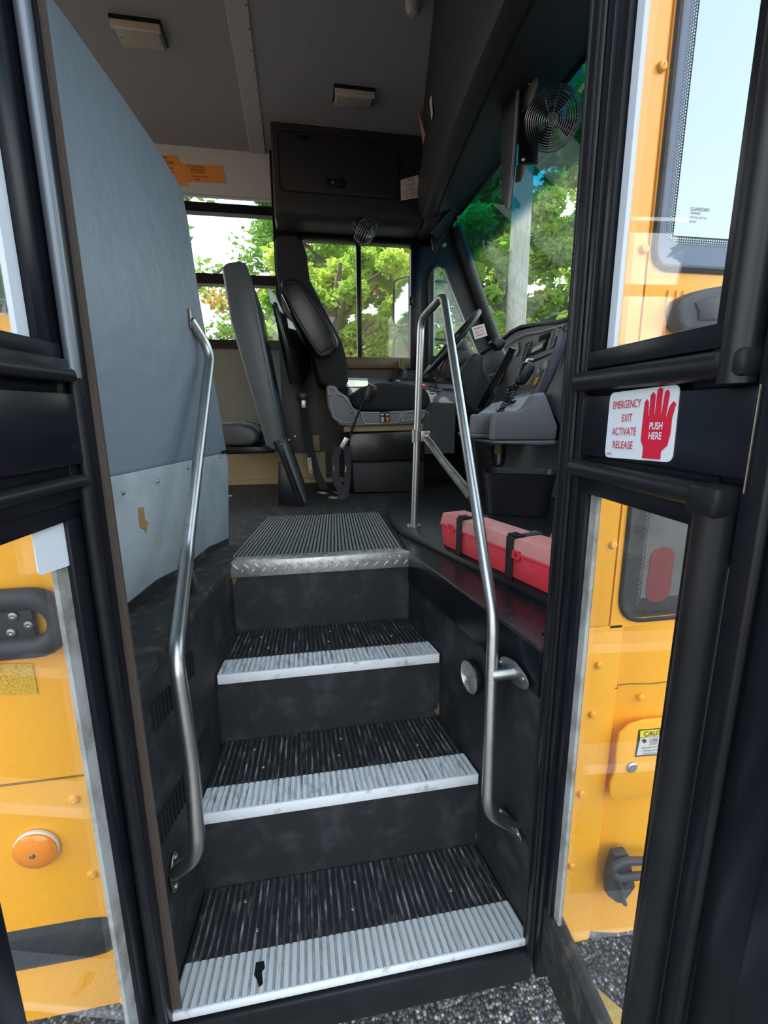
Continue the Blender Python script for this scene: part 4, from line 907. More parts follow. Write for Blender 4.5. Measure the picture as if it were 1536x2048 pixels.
MB().prism([DS(u, v, .014) for u, v in ((1067, 696), (1088, 686), (1084, 696), (1063, 706))], dn*.002).build('radio_display', mat('green_grey_display', (.22, .25, .18), .2), t, smooth=False)
MB().prism([DS(u, v, .003) for u, v in ((1048, 728), (1102, 706), (1101, 709), (1046, 733))], dn*.002).build('seam', mat('slot_black', (0, 0, 0)), t, smooth=False)
MB().prism([DS(u, v, .003) for u, v in ((1040, 745), (1094, 722), (1070, 776), (1022, 782))], dn*.002).build('control_plate', mat('pale_dash_plate', (.15, .15, .16), .5), t, bev=.001)
MB().prism([DS(u, v, .006) for u, v in ((1048, 756), (1068, 748), (1060, 768), (1043, 772))], dn*.001).build('notice_label', BEI, t, smooth=False)
MB().prism([DS(u, v, .006) for u, v in ((1072, 756), (1080, 752), (1072, 768), (1066, 770))], dn*.001).build('notice_label', mat('yellow_label', (.7, .42, .04), .5), t, smooth=False)
for u, v, r_ in ((1092, 730, .022), (1078, 742, .014), (1033, 700, .030), (1018, 715, .024)):
    MB().lathe(DS(u, v, .006), dn, [(r_, 0), (r_, .006), (r_*.85, .008), (r_*.8, .004), (0, .004)], 20).build('dial', DGR2, t)
MB().prism([DS(u, v, .004) for u, v in ((986, 742), (1012, 706), (1030, 690), (1016, 728), (1000, 768), (980, 768))], dn*.004).build('instrument_cluster', mat('cluster_face', (.10, .10, .11), .3), t, bev=.002)
MB().tube([DS(u, v, .006) for u, v in ((986, 744), (1000, 722), (1022, 694), (1038, 684))], .004, 8, fil=.02).build('cluster_rim', DGR2, t)
MB().tube([DS(u, v, .03) for u, v in ((980, 752), (992, 748), (1005, 748), (1000, 756), (995, 766))], .008, 10, fil=.02).build('pale_bracket', mat('pinkish_plastic', (.55, .40, .30), .5), t, label='pale pinkish curved piece')
# console trays
def tray(pts, y, th, nm, m_): return MB().prism([PY(u, v, y) for u, v in pts], (0, th, 0)).build(nm, m_, t, bev=.008, seg=3)
tray([(986, 880), (989, 840), (992, 830), (1002, 824), (1040, 822), (1052, 814), (1068, 790), (1092, 788), (1116, 852), (1112, 880)], 1.08, .05, 'tray_front', DGR)
tray([(986, 882), (1112, 881), (1111, 889), (1090, 891), (990, 888)], 1.075, .24, 'tray_base', DGR)
tray([(945, 868), (948, 832), (953, 827), (962, 832), (970, 826), (992, 826), (992, 868)], 1.16, .05, 'tray_front', DGR)
tray([(945, 868), (992, 868), (992, 877), (948, 876)], 1.155, .2, 'tray_base', DGR)
MB().prism([PY(1040, 822, 1.12), PY(1052, 814, 1.12), PY(1068, 792, 1.12), PY(1090, 790, 1.12), PY(1088, 782, 1.38), PY(1060, 782, 1.38), PY(990, 806, 1.38), PY(1000, 822, 1.12)], (0, 0, -.012)).build('tray_top', DGR2, t, bev=.003)
MB().prism([PY(955, 828, 1.20), PY(990, 826, 1.20), PY(1010, 802, 1.38), PY(985, 806, 1.42)], (0, 0, -.012)).build('tray_top', DGR2, t, bev=.003)
MB().lathe(PY(1020, 803, 1.25), (0, -.2, 1), [(.035, 0), (.038, .008), (.03, .012), (.028, .004), (0, .004)], 20).build('cup_holder', BLK, t)

# steering wheel and column
wt, wbm = PY(953, 627, 1.98), PY(852, 750, 1.98); wc = (wt+wbm)/2; R_ = (wt-wbm).length/2
wd = (wt-wbm).normalized(); wn = V((0, 1, 0)).cross(wd).normalized()
wn = (wn + V((0, -.10, 0))).normalized()
t = thing('steering_assembly', 'large black steering wheel with its boxy column cover in front of the driver seat', 'steering wheel', tuple(wc))
e1 = wn.orthogonal().normalized(); e2 = wn.cross(e1)
sw = MB().tube([wc+e1*math.cos(2*math.pi*k/48)*R_+e2*math.sin(2*math.pi*k/48)*R_ for k in range(48)], .0145, 12, closed=True); sw = sw.build('steering_wheel', RUB, t)
ax = wn if wn.x > 0 else -wn
hub = wc+ax*.05
for a in (20, 160, 200, 340):
    p = wc+(e1*math.cos(math.radians(a))+e2*math.sin(math.radians(a)))*R_; MB().tube([p, hub+(p-wc)*.15], .012, 10, flat=(tuple(ax), .006, .016)).build('spoke', BLK, sw)
MB().lathe(hub, ax, [(.02, -.02), (.07, -.015), (.075, .01), (.06, .04), (.05, .10)], 24).build('hub', PLA, sw)
side([(922, 742), (944, 712), (952, 705), (962, 707), (967, 716), (966, 736), (984, 776), (992, 792), (976, 816), (952, 828), (934, 806)], 1.62, .10, 'lower_cover', PLA, t, bev=.01)
side([(898, 712), (915, 700), (940, 700), (952, 712), (944, 738), (925, 765), (890, 760), (890, 730)], 1.75, .18, 'upper_cover', PLA, t, bev=.02)
g = MB(); g.tube([PY(930, 770, 1.85), PY(955, 850, 1.95), PY(980, 900, 2.0)], .028, 14); g.build('column', PLA, t)
g = MB(); g.tube([PY(1026, 696, 1.25), PY(1005, 735, 1.30), PY(985, 770, 1.38), PY(960, 815, 1.5)], .012, 10, flat=((0, -1, 0), .006, .017))
t = thing('gear_lever_console', 'slim black gear selector rising beside the instrument cluster', 'gear selector', tuple(PY(960, 815, 1.5)))
g.build('stem', BLK, t)
side([(983, 684), (988, 678), (1002, 676), (1012, 682), (1010, 690), (1004, 700), (996, 700)], 1.40, .05, 'head', BLK, t, bev=.006)
MB().tube([PY(1003, 698, 1.42), PY(1016, 716, 1.42)], .007, 8).build('stub', DGR2, t)

# hand microphone with coiled cord
t = thing('radio_microphone', 'black hand microphone hanging on the dashboard by a coiled cord', 'microphone', tuple(PY(1050, 770, 1.06)))
side([(1036, 768), (1038, 748), (1048, 728), (1056, 722), (1066, 724), (1072, 732), (1070, 742), (1058, 762), (1048, 772)], 1.04, .035, 'body', BLK, t, bev=.010, seg=4)
MB().tube([PY(1050, 728, 1.06), PY(1054, 720, 1.08), PY(1066, 720, 1.08)], .006, 8).build('clip', STEELD, t)
def coil(path, r, n, w_=.0028):
    P = [V(p) for p in path]; L_ = [0]
    for i in range(1, len(P)): L_.append(L_[-1]+(P[i]-P[i-1]).length)
    pts = []; N_ = n*12
    for k in range(N_+1):
        s_ = L_[-1]*k/N_; i = max(j for j in range(len(L_)) if L_[j] <= s_+1e-9); i = min(i, len(P)-2)
        f_ = (s_-L_[i])/(L_[i+1]-L_[i]); c_ = P[i]*(1-f_)+P[i+1]*f_; T_ = (P[i+1]-P[i]).normalized()
        u_ = T_.cross(V((0, 1, 0))).normalized(); v_2 = T_.cross(u_); a = 2*math.pi*k/12
        pts.append(c_+u_*math.cos(a)*r+v_2*math.sin(a)*r)
    return MB().tube(pts, w_, 6)
MB().tube([PY(1038, 768, 1.06), PY(1028, 790, 1.07), PY(1017, 810, 1.09)], .0028, 8).build('cord', BLK, t)
coil([PY(1036, 770, 1.05), PY(1018, 778, 1.08), PY(1016, 800, 1.1), PY(1004, 815, 1.12), PY(1002, 824, 1.13)], .010, 14).build('coiled_cord', BLK, t)
arc = [PY(984, 890, 1.22), PY(983, 915, 1.22)]+[PY(995-12*math.cos(a), 915+20*math.sin(a), 1.22) for a in [math.pi*k/10 for k in range(1, 10)]]+[PY(1007, 915, 1.22), PY(1007, 890, 1.22)]
coil(arc, .0085, 26).build('coiled_cord', BLK, t)
t = thing('wiring_label', 'small yellowish tag hanging under the dashboard tray', 'tag', tuple(PY(995, 905, 1.26)))
MB().prism([PY(985, 884, 1.26), PY(1007, 888, 1.26), PY(1004, 911, 1.26), PY(983, 905, 1.26)], (0, .002, 0)).build('card', mat('old_yellow_tag', (.45, .38, .18), .6), t, smooth=False)

# ================================================================== OVERHEAD
t = thing('storage_cabinet', 'black overhead storage cabinet above the driver window', 'cabinet', (.3, 2.29, 2.42))
prof = [(2.05, 2.83), (2.05, 2.47), (2.06, 2.42), (2.09, 2.395), (2.15, 2.39), (2.295, 2.405), (2.295, 2.80)]
MB().prism([(-.085, y, z) for y, z in prof], (.80, 0, 0)).build('body', PLA, t, bev=.012, seg=3)
cx0, cx1, cz0, cz1 = -.052, .575, 2.515, 2.785
P = [(cx0+(x+.5)*(cx1-cx0), 2.044, cz0+(z+.5)*(cz1-cz0)) for x, z in [(a/(cx1-cx0), b/(cz1-cz0)) for a, b in rrect(cx1-cx0, cz1-cz0, .03)]]
dr = MB().prism(P, (0, .004, 0)).build('door', PLA, t, bev=.002)
MB().tube(P+[P[0]], .0032, 8).build('door_groove', mat('slot_black', (0, 0, 0)), dr)
q = PY(672, 366, 2.043)
MB().obox(q, (1, 0, 0), (0, 1, 0), (0, 0, 1), .050, .003, .022).build('latch', BLK, dr, bev=.002)
MB().obox(q+V((.012, -.003, 0)), (1, 0, 0), (0, 1, 0), (0, 0, 1), .028, .004, .013).build('latch_pull', RUB, dr, bev=.002)
screw(q+V((-.018, -.004, 0)), (0, -1, 0), .006, STEEL, dr)
for u, v in ((605, 275), (737, 285)):
    q = PY(u, v, 2.043); MB().obox(q, (1, 0, 0), (0, 1, 0), (0, 0, 1), .035, .004, .007).build('hinge', BLK, t, bev=.001)
# rounded black corner between cabinet and bulkhead
struct('trim_14', MB().prism([(.716, 2.03, 2.40), (.80, 1.98, 2.40), (.80, 2.29, 2.40), (.716, 2.29, 2.40)], (0, 0, .40)), PLA, bev=.03, seg=4, smooth=True)

def sticker(name, label, cat, c4, m_, lines, th=.0012, r=0, group=None, tsize=.1):
    c4 = [V(p) for p in c4]; t = thing(name, label, cat, tuple(c4[3]), group)
    plate(c4, th, 'plate', m_, t, r=r)
    TL, TR, BR, BL = c4; n = (TR-TL).cross(BL-TL).normalized(); n = -n
    rt = TR-TL; up = TL-BL; H_ = up.length; W_ = rt.length
    for s_, a, b, sz, sx_, mm, al in lines:
        p = TL*(1-a)*(1-b)+TR*a*(1-b)+BR*a*b+BL*(1-a)*b
        text(s_, 'lettering', mm, t, p+n*.0012, rt, up, H_*sz, sx_, al)
    return t
yf = 2.043
c4 = [PY(801, 360, yf), PY(836, 350, yf), PY(842, 394, yf), PY(802, 401, yf)]
sticker('notice_sticker', 'white notice with a red heading on the black cabinet face', 'sticker', c4, mat('white_paper', (.62, .60, .56), .6), [
    ('YOU', .56, .14, .22, .9, REDP, 'CENTER'), ('ARE RESPONSIBLE', .52, .34, .125, .62, PRT, 'CENTER'), ('FOR THE', .52, .48, .125, .7, PRT, 'CENTER'),
    ('SAFE OPERATION', .52, .62, .125, .65, PRT, 'CENTER'), ('AND CLEANLINESS', .52, .76, .125, .62, PRT, 'CENTER'), ('OF THIS VEHICLE', .52, .90, .125, .64, PRT, 'CENTER')])
ywp = YW-.002
c4 = [PY(361, 327, ywp), PY(444, 331, ywp), PY(452, 366, ywp), PY(370, 363, ywp)]
sticker('rules_sign', 'wide orange paper sign on the light panel above the passenger window', 'sign', c4, ORG, [
    ('4. No drinking, eating', .13, .14, .17, .72, PRT, 'LEFT'), ('spitting, swearing', .20, .30, .17, .72, PRT, 'LEFT'), ('or loud talking', .22, .45, .17, .72, PRT, 'LEFT'),
    ('5. Be to pick up used', .18, .68, .16, .72, PRT, 'LEFT'), ('to floor', .25, .86, .15, .72, PRT, 'LEFT')])
c4 = [PY(300, 308, ywp), PY(354, 311, ywp), PY(376, 374, ywp), PY(325, 366, ywp)]
sticker('rules_sign', 'narrow orange sign half hidden behind the partition edge', 'sign', c4, ORG, [
    ('SUBURBAN BARK"', .04, .10, .11, .62, PRT, 'LEFT'), ('RULES', .38, .26, .17, .8, PRT, 'LEFT'), ('1. Be on time', .2, .45, .10, .8, PRT, 'LEFT'), ('2. Be seated', .2, .58, .10, .8, PRT, 'LEFT')])
def BKP(u, v):     # on the bulkhead face: bisect along the ray for the drop face
    p = None
    for k in range(400):
        d = .8+k*.01; q = PD(u, v, d); b = bk(q.y)
        if not (0 < q.y < 2.3): continue
        (x1, _, z1), (x2, _, z2) = b[1], b[2]
        tt = (q.z-z2)/(z1-z2); xf = x2+(x1-x2)*tt
        if q.x >= xf-.006: return q
    return PD(u, v, 2)
for nm, lb, uv, m_ in (('warning_sticker', 'tall narrow red and white sticker on the front bulkhead edge', ((838, 228), (846, 212), (851, 268), (846, 290)), mat('pinkish_sticker', (.45, .22, .20), .6)), ('warning_sticker', 'tiny cream sticker on the bulkhead, the upper one of two', ((859, 202), (864, 190), (866, 230), (863, 240)), mat('cream_sticker', (.45, .43, .36), .6))):
    c = [BKP(*p) for p in uv]; t = thing(nm, lb, 'sticker', tuple(c[3]))
    MB().prism(c, (-.0015, -.0015, 0)).build('plate', m_, t, smooth=False)
# idle sticker on the windshield pillar
yz = 2.215
c4 = [PY(943, 655, yz), PY(968, 647, yz), PY(975, 671, yz), PY(950, 679, yz)]
sticker('idle_sticker', 'white sticker with red lettering on the windshield pillar', 'sticker', c4, mat('white_paper', (0, 0, 0)), [
    ('MAXIMUM', .5, .22, .26, .68, REDP, 'CENTER'), ('IDLE TIME', .5, .50, .26, .68, REDP, 'CENTER'), ('10 MINUTES', .5, .78, .26, .66, REDP, 'CENTER')])

# ceiling lights
def cplate(uvs, name, lab_, key):
    P = []
    for u, v in uvs:
        q = PZ(u, v, 2.86); q = PZ(u, v, zc(q.y)-.002); P.append(q)
    c = sum(P, V((0, 0, 0)))/4; t = thing('ceiling_light', lab_, 'light', (c.x, c.y, zc(c.y)), 'ceiling lights')
    x0 = min(p.x for p in P); x1 = max(p.x for p in P); y0 = min(p.y for p in P); y1 = max(p.y for p in P)
    zz = zc(c.y)
    MB().box(x0, x1, y0, y1, zz-.012, zz+.006).build('base', BLK, t, bev=.003)
    l_ = MB(); l_.hexa([(x0+.006, y0+.006, zz-.012), (x1-.006, y0+.006, zz-.012), (x1-.006, y1-.006, zz-.012), (x0+.006, y1-.006, zz-.012)], [(x0+.012, y0+.014, zz-.034), (x1-.012, y0+.014, zz-.034), (x1-.012, y1-.014, zz-.034), (x0+.012, y1-.014, zz-.034)])
    l_ = l_.build('lens', LENS, t, bev=.003)
    MB().box(x0+.004, x1-.004, y0+.002, y0+.014, zz-.036, zz-.006).build('lens_rim', mat('pale_lens_rim', (.45, .44, .40), .4), t, bev=.002)
    for k in (.12, .88): screw((x0+(x1-x0)*k, (y0+y1)/2, zz-.034), (0, 0, -1), .005, STEELD, t)
cplate(((226, 38), (320, 40), (328, 80), (240, 82)), 'l', 'yellowed rectangular ceiling light near the partition top', 1)
cplate(((668, 168), (742, 180), (745, 208), (672, 205)), 'l', 'small grey ceiling light in front of the cabinet', 2)
q = PZ(827, 4, 2.87); t = thing('ceiling_hook', 'small pale knob on the ceiling at the bulkhead', 'knob', (q.x, q.y, 2.87))
MB().lathe((q.x, q.y, 2.875), (0, 0, -1), [(.03, 0), (.032, .02), (.02, .045), (0, .05)], 16).build('knob', mat('grey_knob', (.3, .3, .3), .5), t)

# fans
def fan(c, axis, r, lab_, mount, body_len=.09, motor_r=.035):
    c = V(c); ax = V(axis).normalized(); t = thing('fan', lab_, 'fan', tuple(mount), 'cab fans')
    n = ax.orthogonal().normalized(); b = ax.cross(n); h = MB()
    def RR(rad, off, w_=.0016): h.tube([c+ax*off+n*math.cos(2*math.pi*k/36)*rad+b*math.sin(2*math.pi*k/36)*rad for k in range(36)], w_, 6, closed=True)
    for k in range(12): 
        f_ = (k+1)/12; RR(r*f_, .5*r*math.sqrt(max(0, 1-f_**2))*.9+.01, .0014)
    for k in range(4): RR(r*(1-.05*k), -.012*k-.004, .0014)
    for k in range(10):
        a = 2*math.pi*k/10; d = n*math.cos(a)+b*math.sin(a)
        h.tube([c+ax*(.5*r*math.sqrt(max(0, 1-f_**2))*.9+.01)+d*r*f_ for f_ in (.05, .3, .55, .8, .95, 1.0)]+[c-ax*.04+d*r*.85, c-ax*.05+d*motor_r], .0013, 5)
    h.build('cage', mat('glossy_black_wire', (.22, .22, .23), .25, .8), t)
    MB().lathe(c, ax, [(motor_r*.6, .012), (motor_r*.5, .02), (0, .024)], 16).build('hub', LENS, t)
    for k in range(4):
        a = 2*math.pi*k/4+.3; d = n*math.cos(a)+b*math.sin(a); e_ = ax.cross(d)
        MB().prism([c+d*.015-e_*.008-ax*.004, c+d*.015+e_*.008+ax*.004, c+d*r*.82+e_*.035+ax*.010, c+d*r*.82-e_*.02-ax*.012], ax*.0015).build('blade', BLK, t)
    MB().lathe(c-ax*.01, -ax, [(motor_r*.8, 0), (motor_r, .015), (motor_r, body_len), (motor_r*.85, body_len+.012), (0, body_len+.013)], 20).build('motor', PLA, t)
    MB().tube([c-ax*(body_len*.6), V(mount)], .007, 8).build('bracket', BLK, t)
    return t
fc = PD(1105, 238, 1.55); fan(fc, (PD(1075, 270, 1.28)-fc), .088, 'black wire cage fan beside the windshield tint band', PD(1160, 170, 1.72)+V((0, 0, .05)), .10, .034)
fc2 = PY(735, 470, 2.0); fan(fc2, (-.75, -.2, -.45), .085, 'small black fan above the driver window', (fc2+V((-.03, .1, .13))), .09, .032) if False else None
fc2 = PY(733, 464, 2.02); fan(fc2, (.80, -.12, -.52), .072, 'small black fan above the driver window', PY(722, 428, 2.08), .06, .028)

# big interior mirror seen edge on, with its brackets
t = thing('interior_mirror', 'long dark interior mirror seen edge-on in front of the windshield', 'mirror', tuple(PX(1055, 150, .80)))
m0 = [PX(u, v, .78) for u, v in ((1048, -60), (1050, 60), (1046, 120), (1040, 230), (1033, 330), (1023, 418), (1014, 400), (1012, 300), (1016, 180), (1022, 60), (1024, -60))]
MB().prism(m0, (-.02, .006, 0)).build('frame', PLA, t, bev=.005)
MB().tube([p+V((-.012, 0, 0)) for p in m0[1:6]], .006, 8, fil=.02).build('edge_trim', DGR, t)
def mp(uv, x, th, nm, m_): return MB().prism([PX(u, v, x) for u, v in uv], (.006, th, 0)).build(nm, m_, t, bev=.001)
mp(((1050, 128), (1074, 155), (1075, 166), (1062, 205), (1043, 224)), .80, .004, 'bracket', mat('grey_bracket', (.17, .15, .14), .5))
mp(((1033, 330), (1052, 330), (1040, 362), (1030, 365)), .80, .004, 'bracket', mat('grey_bracket', (0, 0, 0)))
mp(((1050, 0), (1079, 0), (1078, 150), (1050, 115)), .82, .012, 'bracket_arm', BLK)
mp(((1040, 200), (1078, 200), (1076, 326), (1036, 328)), .82, .012, 'bracket_arm', BLK)
for u, v in ((1059, 166), (1047, 319), (1066, 68), (1066, 85)): screw(PX(u, v, .795), (-.6, -.8, 0), .007, STEEL, t)
# small mirror by the pillar
t = thing('small_mirror', 'small slanted mirror at the top of the far windshield pillar', 'mirror', tuple(PY(890, 480, 2.0)))
g = MB(); g.prism([PY(u, v, 2.0) for u, v in ((940, 372), (935, 384), (872, 505), (866, 500), (862, 472), (905, 390))], (.0, .012, 0)); g.build('housing', BLK, t, bev=.003)
g = MB(); g.prism([PY(u, v, 1.995) for u, v in ((925, 404), (916, 412), (880, 486), (862, 464), (896, 424))], (.0, .003, 0)); g.build('mirror_face', MIRR, t, smooth=False)
for u, v in ((917, 434), (888, 490)): MB().lathe(PY(u, v, 1.985), (0, -1, 0), [(.012, 0), (.010, .01), (.004, .014)], 12).build('wing_nut', STEELD, t)

# ================================================================== OUTSIDE THINGS
# left body: black loop, rub rail, amber lamp
t = thing('bumper_loop', 'black moulded U-shaped loop with screwed plate on the left yellow body', 'loop', (-.42, .03, 1.09))
zt_, zb_, xe_ = 1.133, 1.058, -.395
g = MB(); n = 14
path = [V((-.62, .012, zt_))]+[V((xe_+math.sin(a)*.037, .012, (zt_+zb_)/2+math.cos(a)*(zt_-zb_)/2)) for a in [math.pi*k/n for k in range(n+1)]]+[V((-.62, .012, zb_))]
g.tube(path, .0165, 16); g.build('outer_tube', PLA, t)
MB().box(-.62, -.395, .014, .026, 1.07, 1.12).build('inner_plate', PLA, t, bev=.003)
for x, z in ((-.418, 1.108), (-.424, 1.083), (-.400, 1.093)): screw((x, .014, z), (0, -1, 0), .0075, STEELD, t)
t = thing('rub_rail', 'thick black rubber rub rail low on the left yellow body', 'rub rail', (-.5, .03, .49))
g = MB(); hp = [(0, .038), (.012, .033), (.020, .016), (.022, 0), (.020, -.016), (.012, -.033), (0, -.038)]
rw = []
for x, s_ in ((-1.6, 1), (-.40, 1), (-.375, .93), (-.355, .72), (-.346, .4), (-.342, .02)): rw.append([(x, .03-d*s_, .495+z*s_) for d, z in hp])
g.loft(rw); g.build('rubber', RUB, t)
c = PY(75, 1695, .028); t = thing('marker_lamp', 'round amber marker lamp on the left yellow body', 'lamp', tuple(c))
MB().lathe(c, (0, -1, 0), [(.0345, 0), (.0345, .004), (.033, .006)], 40).build('base_ring', WHC, t)
MB().lathe(c, (0, -1, 0), [(.033, .004), (.0325, .009), (.026, .013), (.012, .0155), (0, .016)], 40).build('lens', AMB, t)
screw(c+V((0, -.015, 0)), (0, -1, 0), .0045, STEELD, t)
# right body: fuel flap, latch, mirror arm
t = thing('fuel_flap', 'small yellow hinged flap with a caution label behind the right door', 'flap', tuple(PY(1262, 1600, .025)))
fy = .014
pts_ = [(1320, 1438), (1290, 1441), (1262, 1449), (1240, 1468), (1234, 1495), (1232, 1540), (1221, 1568), (1220, 1590), (1228, 1602), (1240, 1604), (1320, 1588)]
MB().prism([PY(u, v, fy) for u, v in pts_]+[PY(1480, 1570, fy), PY(1480, 1430, fy)], (0, .006, 0)).build('door', YEL, t, bev=.002)
MB().lathe(PY(1262, 1533, fy), (0, -1, 0), [(.0115, 0), (.0115, .004), (.009, .006), (.004, .006), (0, .005)], 20).build('lock', STEEL, t)
pl = plate([PY(1278, 1460, fy-.001), PY(1430, 1448, fy-.001), PY(1422, 1502, fy-.001), PY(1270, 1514, fy-.001)], .0008, 'caution_label', PRT, t)
pl2 = plate([PY(1281, 1476, fy-.002), PY(1427, 1464, fy-.002), PY(1420, 1500, fy-.002), PY(1273, 1511, fy-.002)], .0008, 'label_field', mat('white_paper', (0, 0, 0)), t)
pl3 = plate([PY(1281, 1462, fy-.002), PY(1428, 1450, fy-.002), PY(1427, 1463, fy-.002), PY(1280, 1475, fy-.002)], .0008, 'label_heading', mat('label_yellow', (.85, .68, .05), .5), t)
tr_ = PY(1427, 1463, fy)-PY(1280, 1475, fy)
for s_, u, v, sz, m_ in (('CAUTION', 1288, 1469, .0165, PRT), ('USE DEF ONLY', 1300, 1482, .0125, PRT), ('(DIESEL EXHAUST FLUID)', 1299, 1489, .0055, PRT), ('Using any other fluid can:', 1284, 1496, .006, PRT), ('- Damage system', 1284, 1502, .006, PRT), ('- Degrade function', 1283, 1508, .006, PRT)):
    text(s_, 'lettering', m_, t, PY(u, v, fy-.0035), tr_, (0, 0, 1), sz, .9)
MB().prism([PY(1284, 1480, fy-.003), PY(1290, 1478, fy-.003), PY(1294, 1483, fy-.003), PY(1288, 1487, fy-.003)], (0, -.0003, 0)).build('symbol', PRT, t, smooth=False)
t = thing('hood_latch', 'black rubber hood latch on the yellow body low behind the right door', 'latch', tuple(PY(1240, 1800, .02)))
yl = .004
MB().prism([PY(u, v, yl) for u, v in ((1231, 1712), (1258, 1708), (1264, 1730), (1272, 1775), (1262, 1790), (1245, 1810), (1232, 1806), (1218, 1795), (1216, 1768), (1222, 1740))], (0, .02, 0)).build('base', mat('grey_black_rubber', (.035, .035, .04), .6), t, bev=.004)
MB().tube([PY(1330, 1722, yl-.006), PY(1250, 1722, yl-.010), PY(1228, 1732, yl-.012), PY(1222, 1746, yl-.012), PY(1234, 1756, yl-.010), PY(1330, 1746, yl-.006)], .008, 10, fil=.01).build('handle', mat('grey_black_rubber', (0, 0, 0)), t)
for a in (((1236, 1760), (1246, 1782)), ((1258, 1760), (1246, 1782)), ((1243, 1790), (1250, 1808))): MB().tube([PY(*a[0], yl-.005), PY(*a[1], yl-.005)], .005, 8).build('rib', mat('grey_black_rubber', (0, 0, 0)), t)
t = thing('mirror_arm_mount', 'dark rounded mirror mount on the yellow body below the side window', 'mount', tuple(PY(1410, 650, .0)))
MB().prism([PY(u, v, .0) for u, v in ((1356, 612), (1366, 596), (1392, 582), (1420, 575), (1470, 566), (1470, 670), (1420, 662), (1372, 664), (1358, 650))], (0, .035, 0)).build('housing', mat('grey_black_rubber', (0, 0, 0)), t, bev=.010, seg=4)
MB().prism([PY(u, v, -.004) for u, v in ((1392, 604), (1440, 590), (1440, 640), (1398, 640), (1400, 622))], (0, .01, 0)).build('cover', PLA, t, bev=.003)
# power line reflected / wheel
t = thing('tire_mudflap', 'black rubber piece under the right corner of the lowest step', 'rubber piece', tuple(PZ(1060, 1935, .0)))
c = PZ(1062, 1935, .03); MB().obox((c.x+.01, c.y+.05, .16), (1, .2, 0), (-.2, 1, 0), (0, 0, 1), .05, .035, .055).build('flap', RUB, t, bev=.02, seg=3)
# exterior mirrors seen through the driver window
for (uvs, lb, y_) in ((((787, 562), (800, 556), (818, 552), (818, 650), (790, 654), (786, 640)), 'tall outside mirror seen through the driver window, upper one', 2.75), (((789, 674), (797, 670), (818, 668), (818, 720), (786, 720), (786, 690)), 'wide outside mirror seen through the driver window, lower one', 2.75)):
    c0_ = PY(804, uvs[0][1]+40, y_); P = [PP(u, v, tuple(c0_), (-.9, -.4, 0)) for u, v in uvs]; t = thing('outside_mirror', lb, 'mirror', tuple(P[4]), 'outside mirrors on the driver side')
    MB().tube(P+[P[0]], .006, 8).build('frame', BLK, t)
    MB().prism([p+V((.003, .001, 0)) for p in P], (.018, .008, 0)).build('mirror_face', MIRR, t, smooth=False)
    q = P[2]; MB().tube([q+V((.02, .02, -.02)), q+V((.35, -.1, -.05))], .012, 8).build('arm', BLK, t)

# yellow paint lines on the ground
for lb, q in (('faded yellow painted line on the asphalt, outside the right door', ((1165, 1895), (1185, 1990), (1200, 2110), (1330, 2110), (1250, 1990), (1175, 1895))),):
    P = [PZ(u, v, .002) for u, v in ((1340, 2048), (1175, 1985), (1180, 2090), (1400, 2160))]
    tag(MB().prism([PZ(1163, 1950, .001), PZ(1300, 2070, .001), PZ(1300, 2140, .001), PZ(1150, 2010, .001)], (0, 0, .003)).build('painted_line', mat('faded_yellow_paint', (.55, .36, .06), .8, var=1, var_col=(.2, .17, .1), scale=25), None, smooth=False), lb, 'painted line')

# ================================================================== TREES, POLE, FENCE
LM = [leaf_mat('leaf_bright', (.22, .44, .06), (.56, .66, .13), .55), leaf_mat('leaf_green', (.10, .26, .05), (.27, .46, .10), .5), leaf_mat('leaf_dark', (.02, .055, .015), (.07, .13, .03), .4), leaf_mat('leaf_autumn', (.35, .26, .06), (.60, .36, .08), .5)]
def tree(x, y, h, w_, n, lsz, mi, lab_, trunk=.16, z0=.5, seed=1, group='trees beyond the bus', nb=26, open_=0):
    rnd = random.Random(seed)
    t = thing('tree', lab_, 'tree', (x, y, 0), group)
    blobs = []
    for k in range(nb):
        a = rnd.uniform(0, 2*math.pi); r = w_*math.sqrt(rnd.random())*.85; zz = z0+(h-z0)*rnd.random()
        blobs.append((V((x+r*math.cos(a), y+r*math.sin(a)*.7, zz)), rnd.uniform(.28, .6)*w_*.42))
    vs = []; fs = []
    per = n//nb
    for c, rr in blobs:
        for k in range(per):
            d = V((rnd.gauss(0, 1), rnd.gauss(0, 1), rnd.gauss(0, 1))).normalized()*rr*(rnd.random()**.4)
            d.z *= .75
            p = c+d; a = V((rnd.gauss(0, 1), rnd.gauss(0, 1), rnd.gauss(0, .6))).normalized(); b = a.orthogonal().normalized()
            b = (Matrix.Rotation(rnd.uniform(0, 6.28), 3, a) @ b)
            L_ = lsz*rnd.uniform(.6, 1.25); i = len(vs)
            vs += [p-a*L_, p+b*L_*.45, p+a*L_, p-b*L_*.45]; fs.append((i, i+1, i+2, i+3))
    o0 = ORIG[t.name]
    me = bpy.data.meshes.new('foliage'); me.from_pydata([v-o0 for v in vs], [], fs); me.materials.append(LM[mi])
    o = bpy.data.objects.new('foliage', me); COL.objects.link(o); o.parent = t; ORIG[o.name] = o0
    g = MB(); g.tube([(x, y, -.05), (x+.1, y, h*.35), (x-.05, y+.1, h*.7), (x+.1, y, h*.95)], [trunk, trunk*.8, trunk*.5, trunk*.15], 10)
    for c, rr in blobs[::2]:
        zb = max(.4, min(h*.8, c.z-.5*abs(c.x-x)-.3)); s0 = V((x+.03, y, zb)); mid = (s0+c)/2+V((0, 0, .15)); g.tube([s0, mid, c], [trunk*.28, trunk*.16, trunk*.05], 6)
    g.build('trunk', BARK, t)
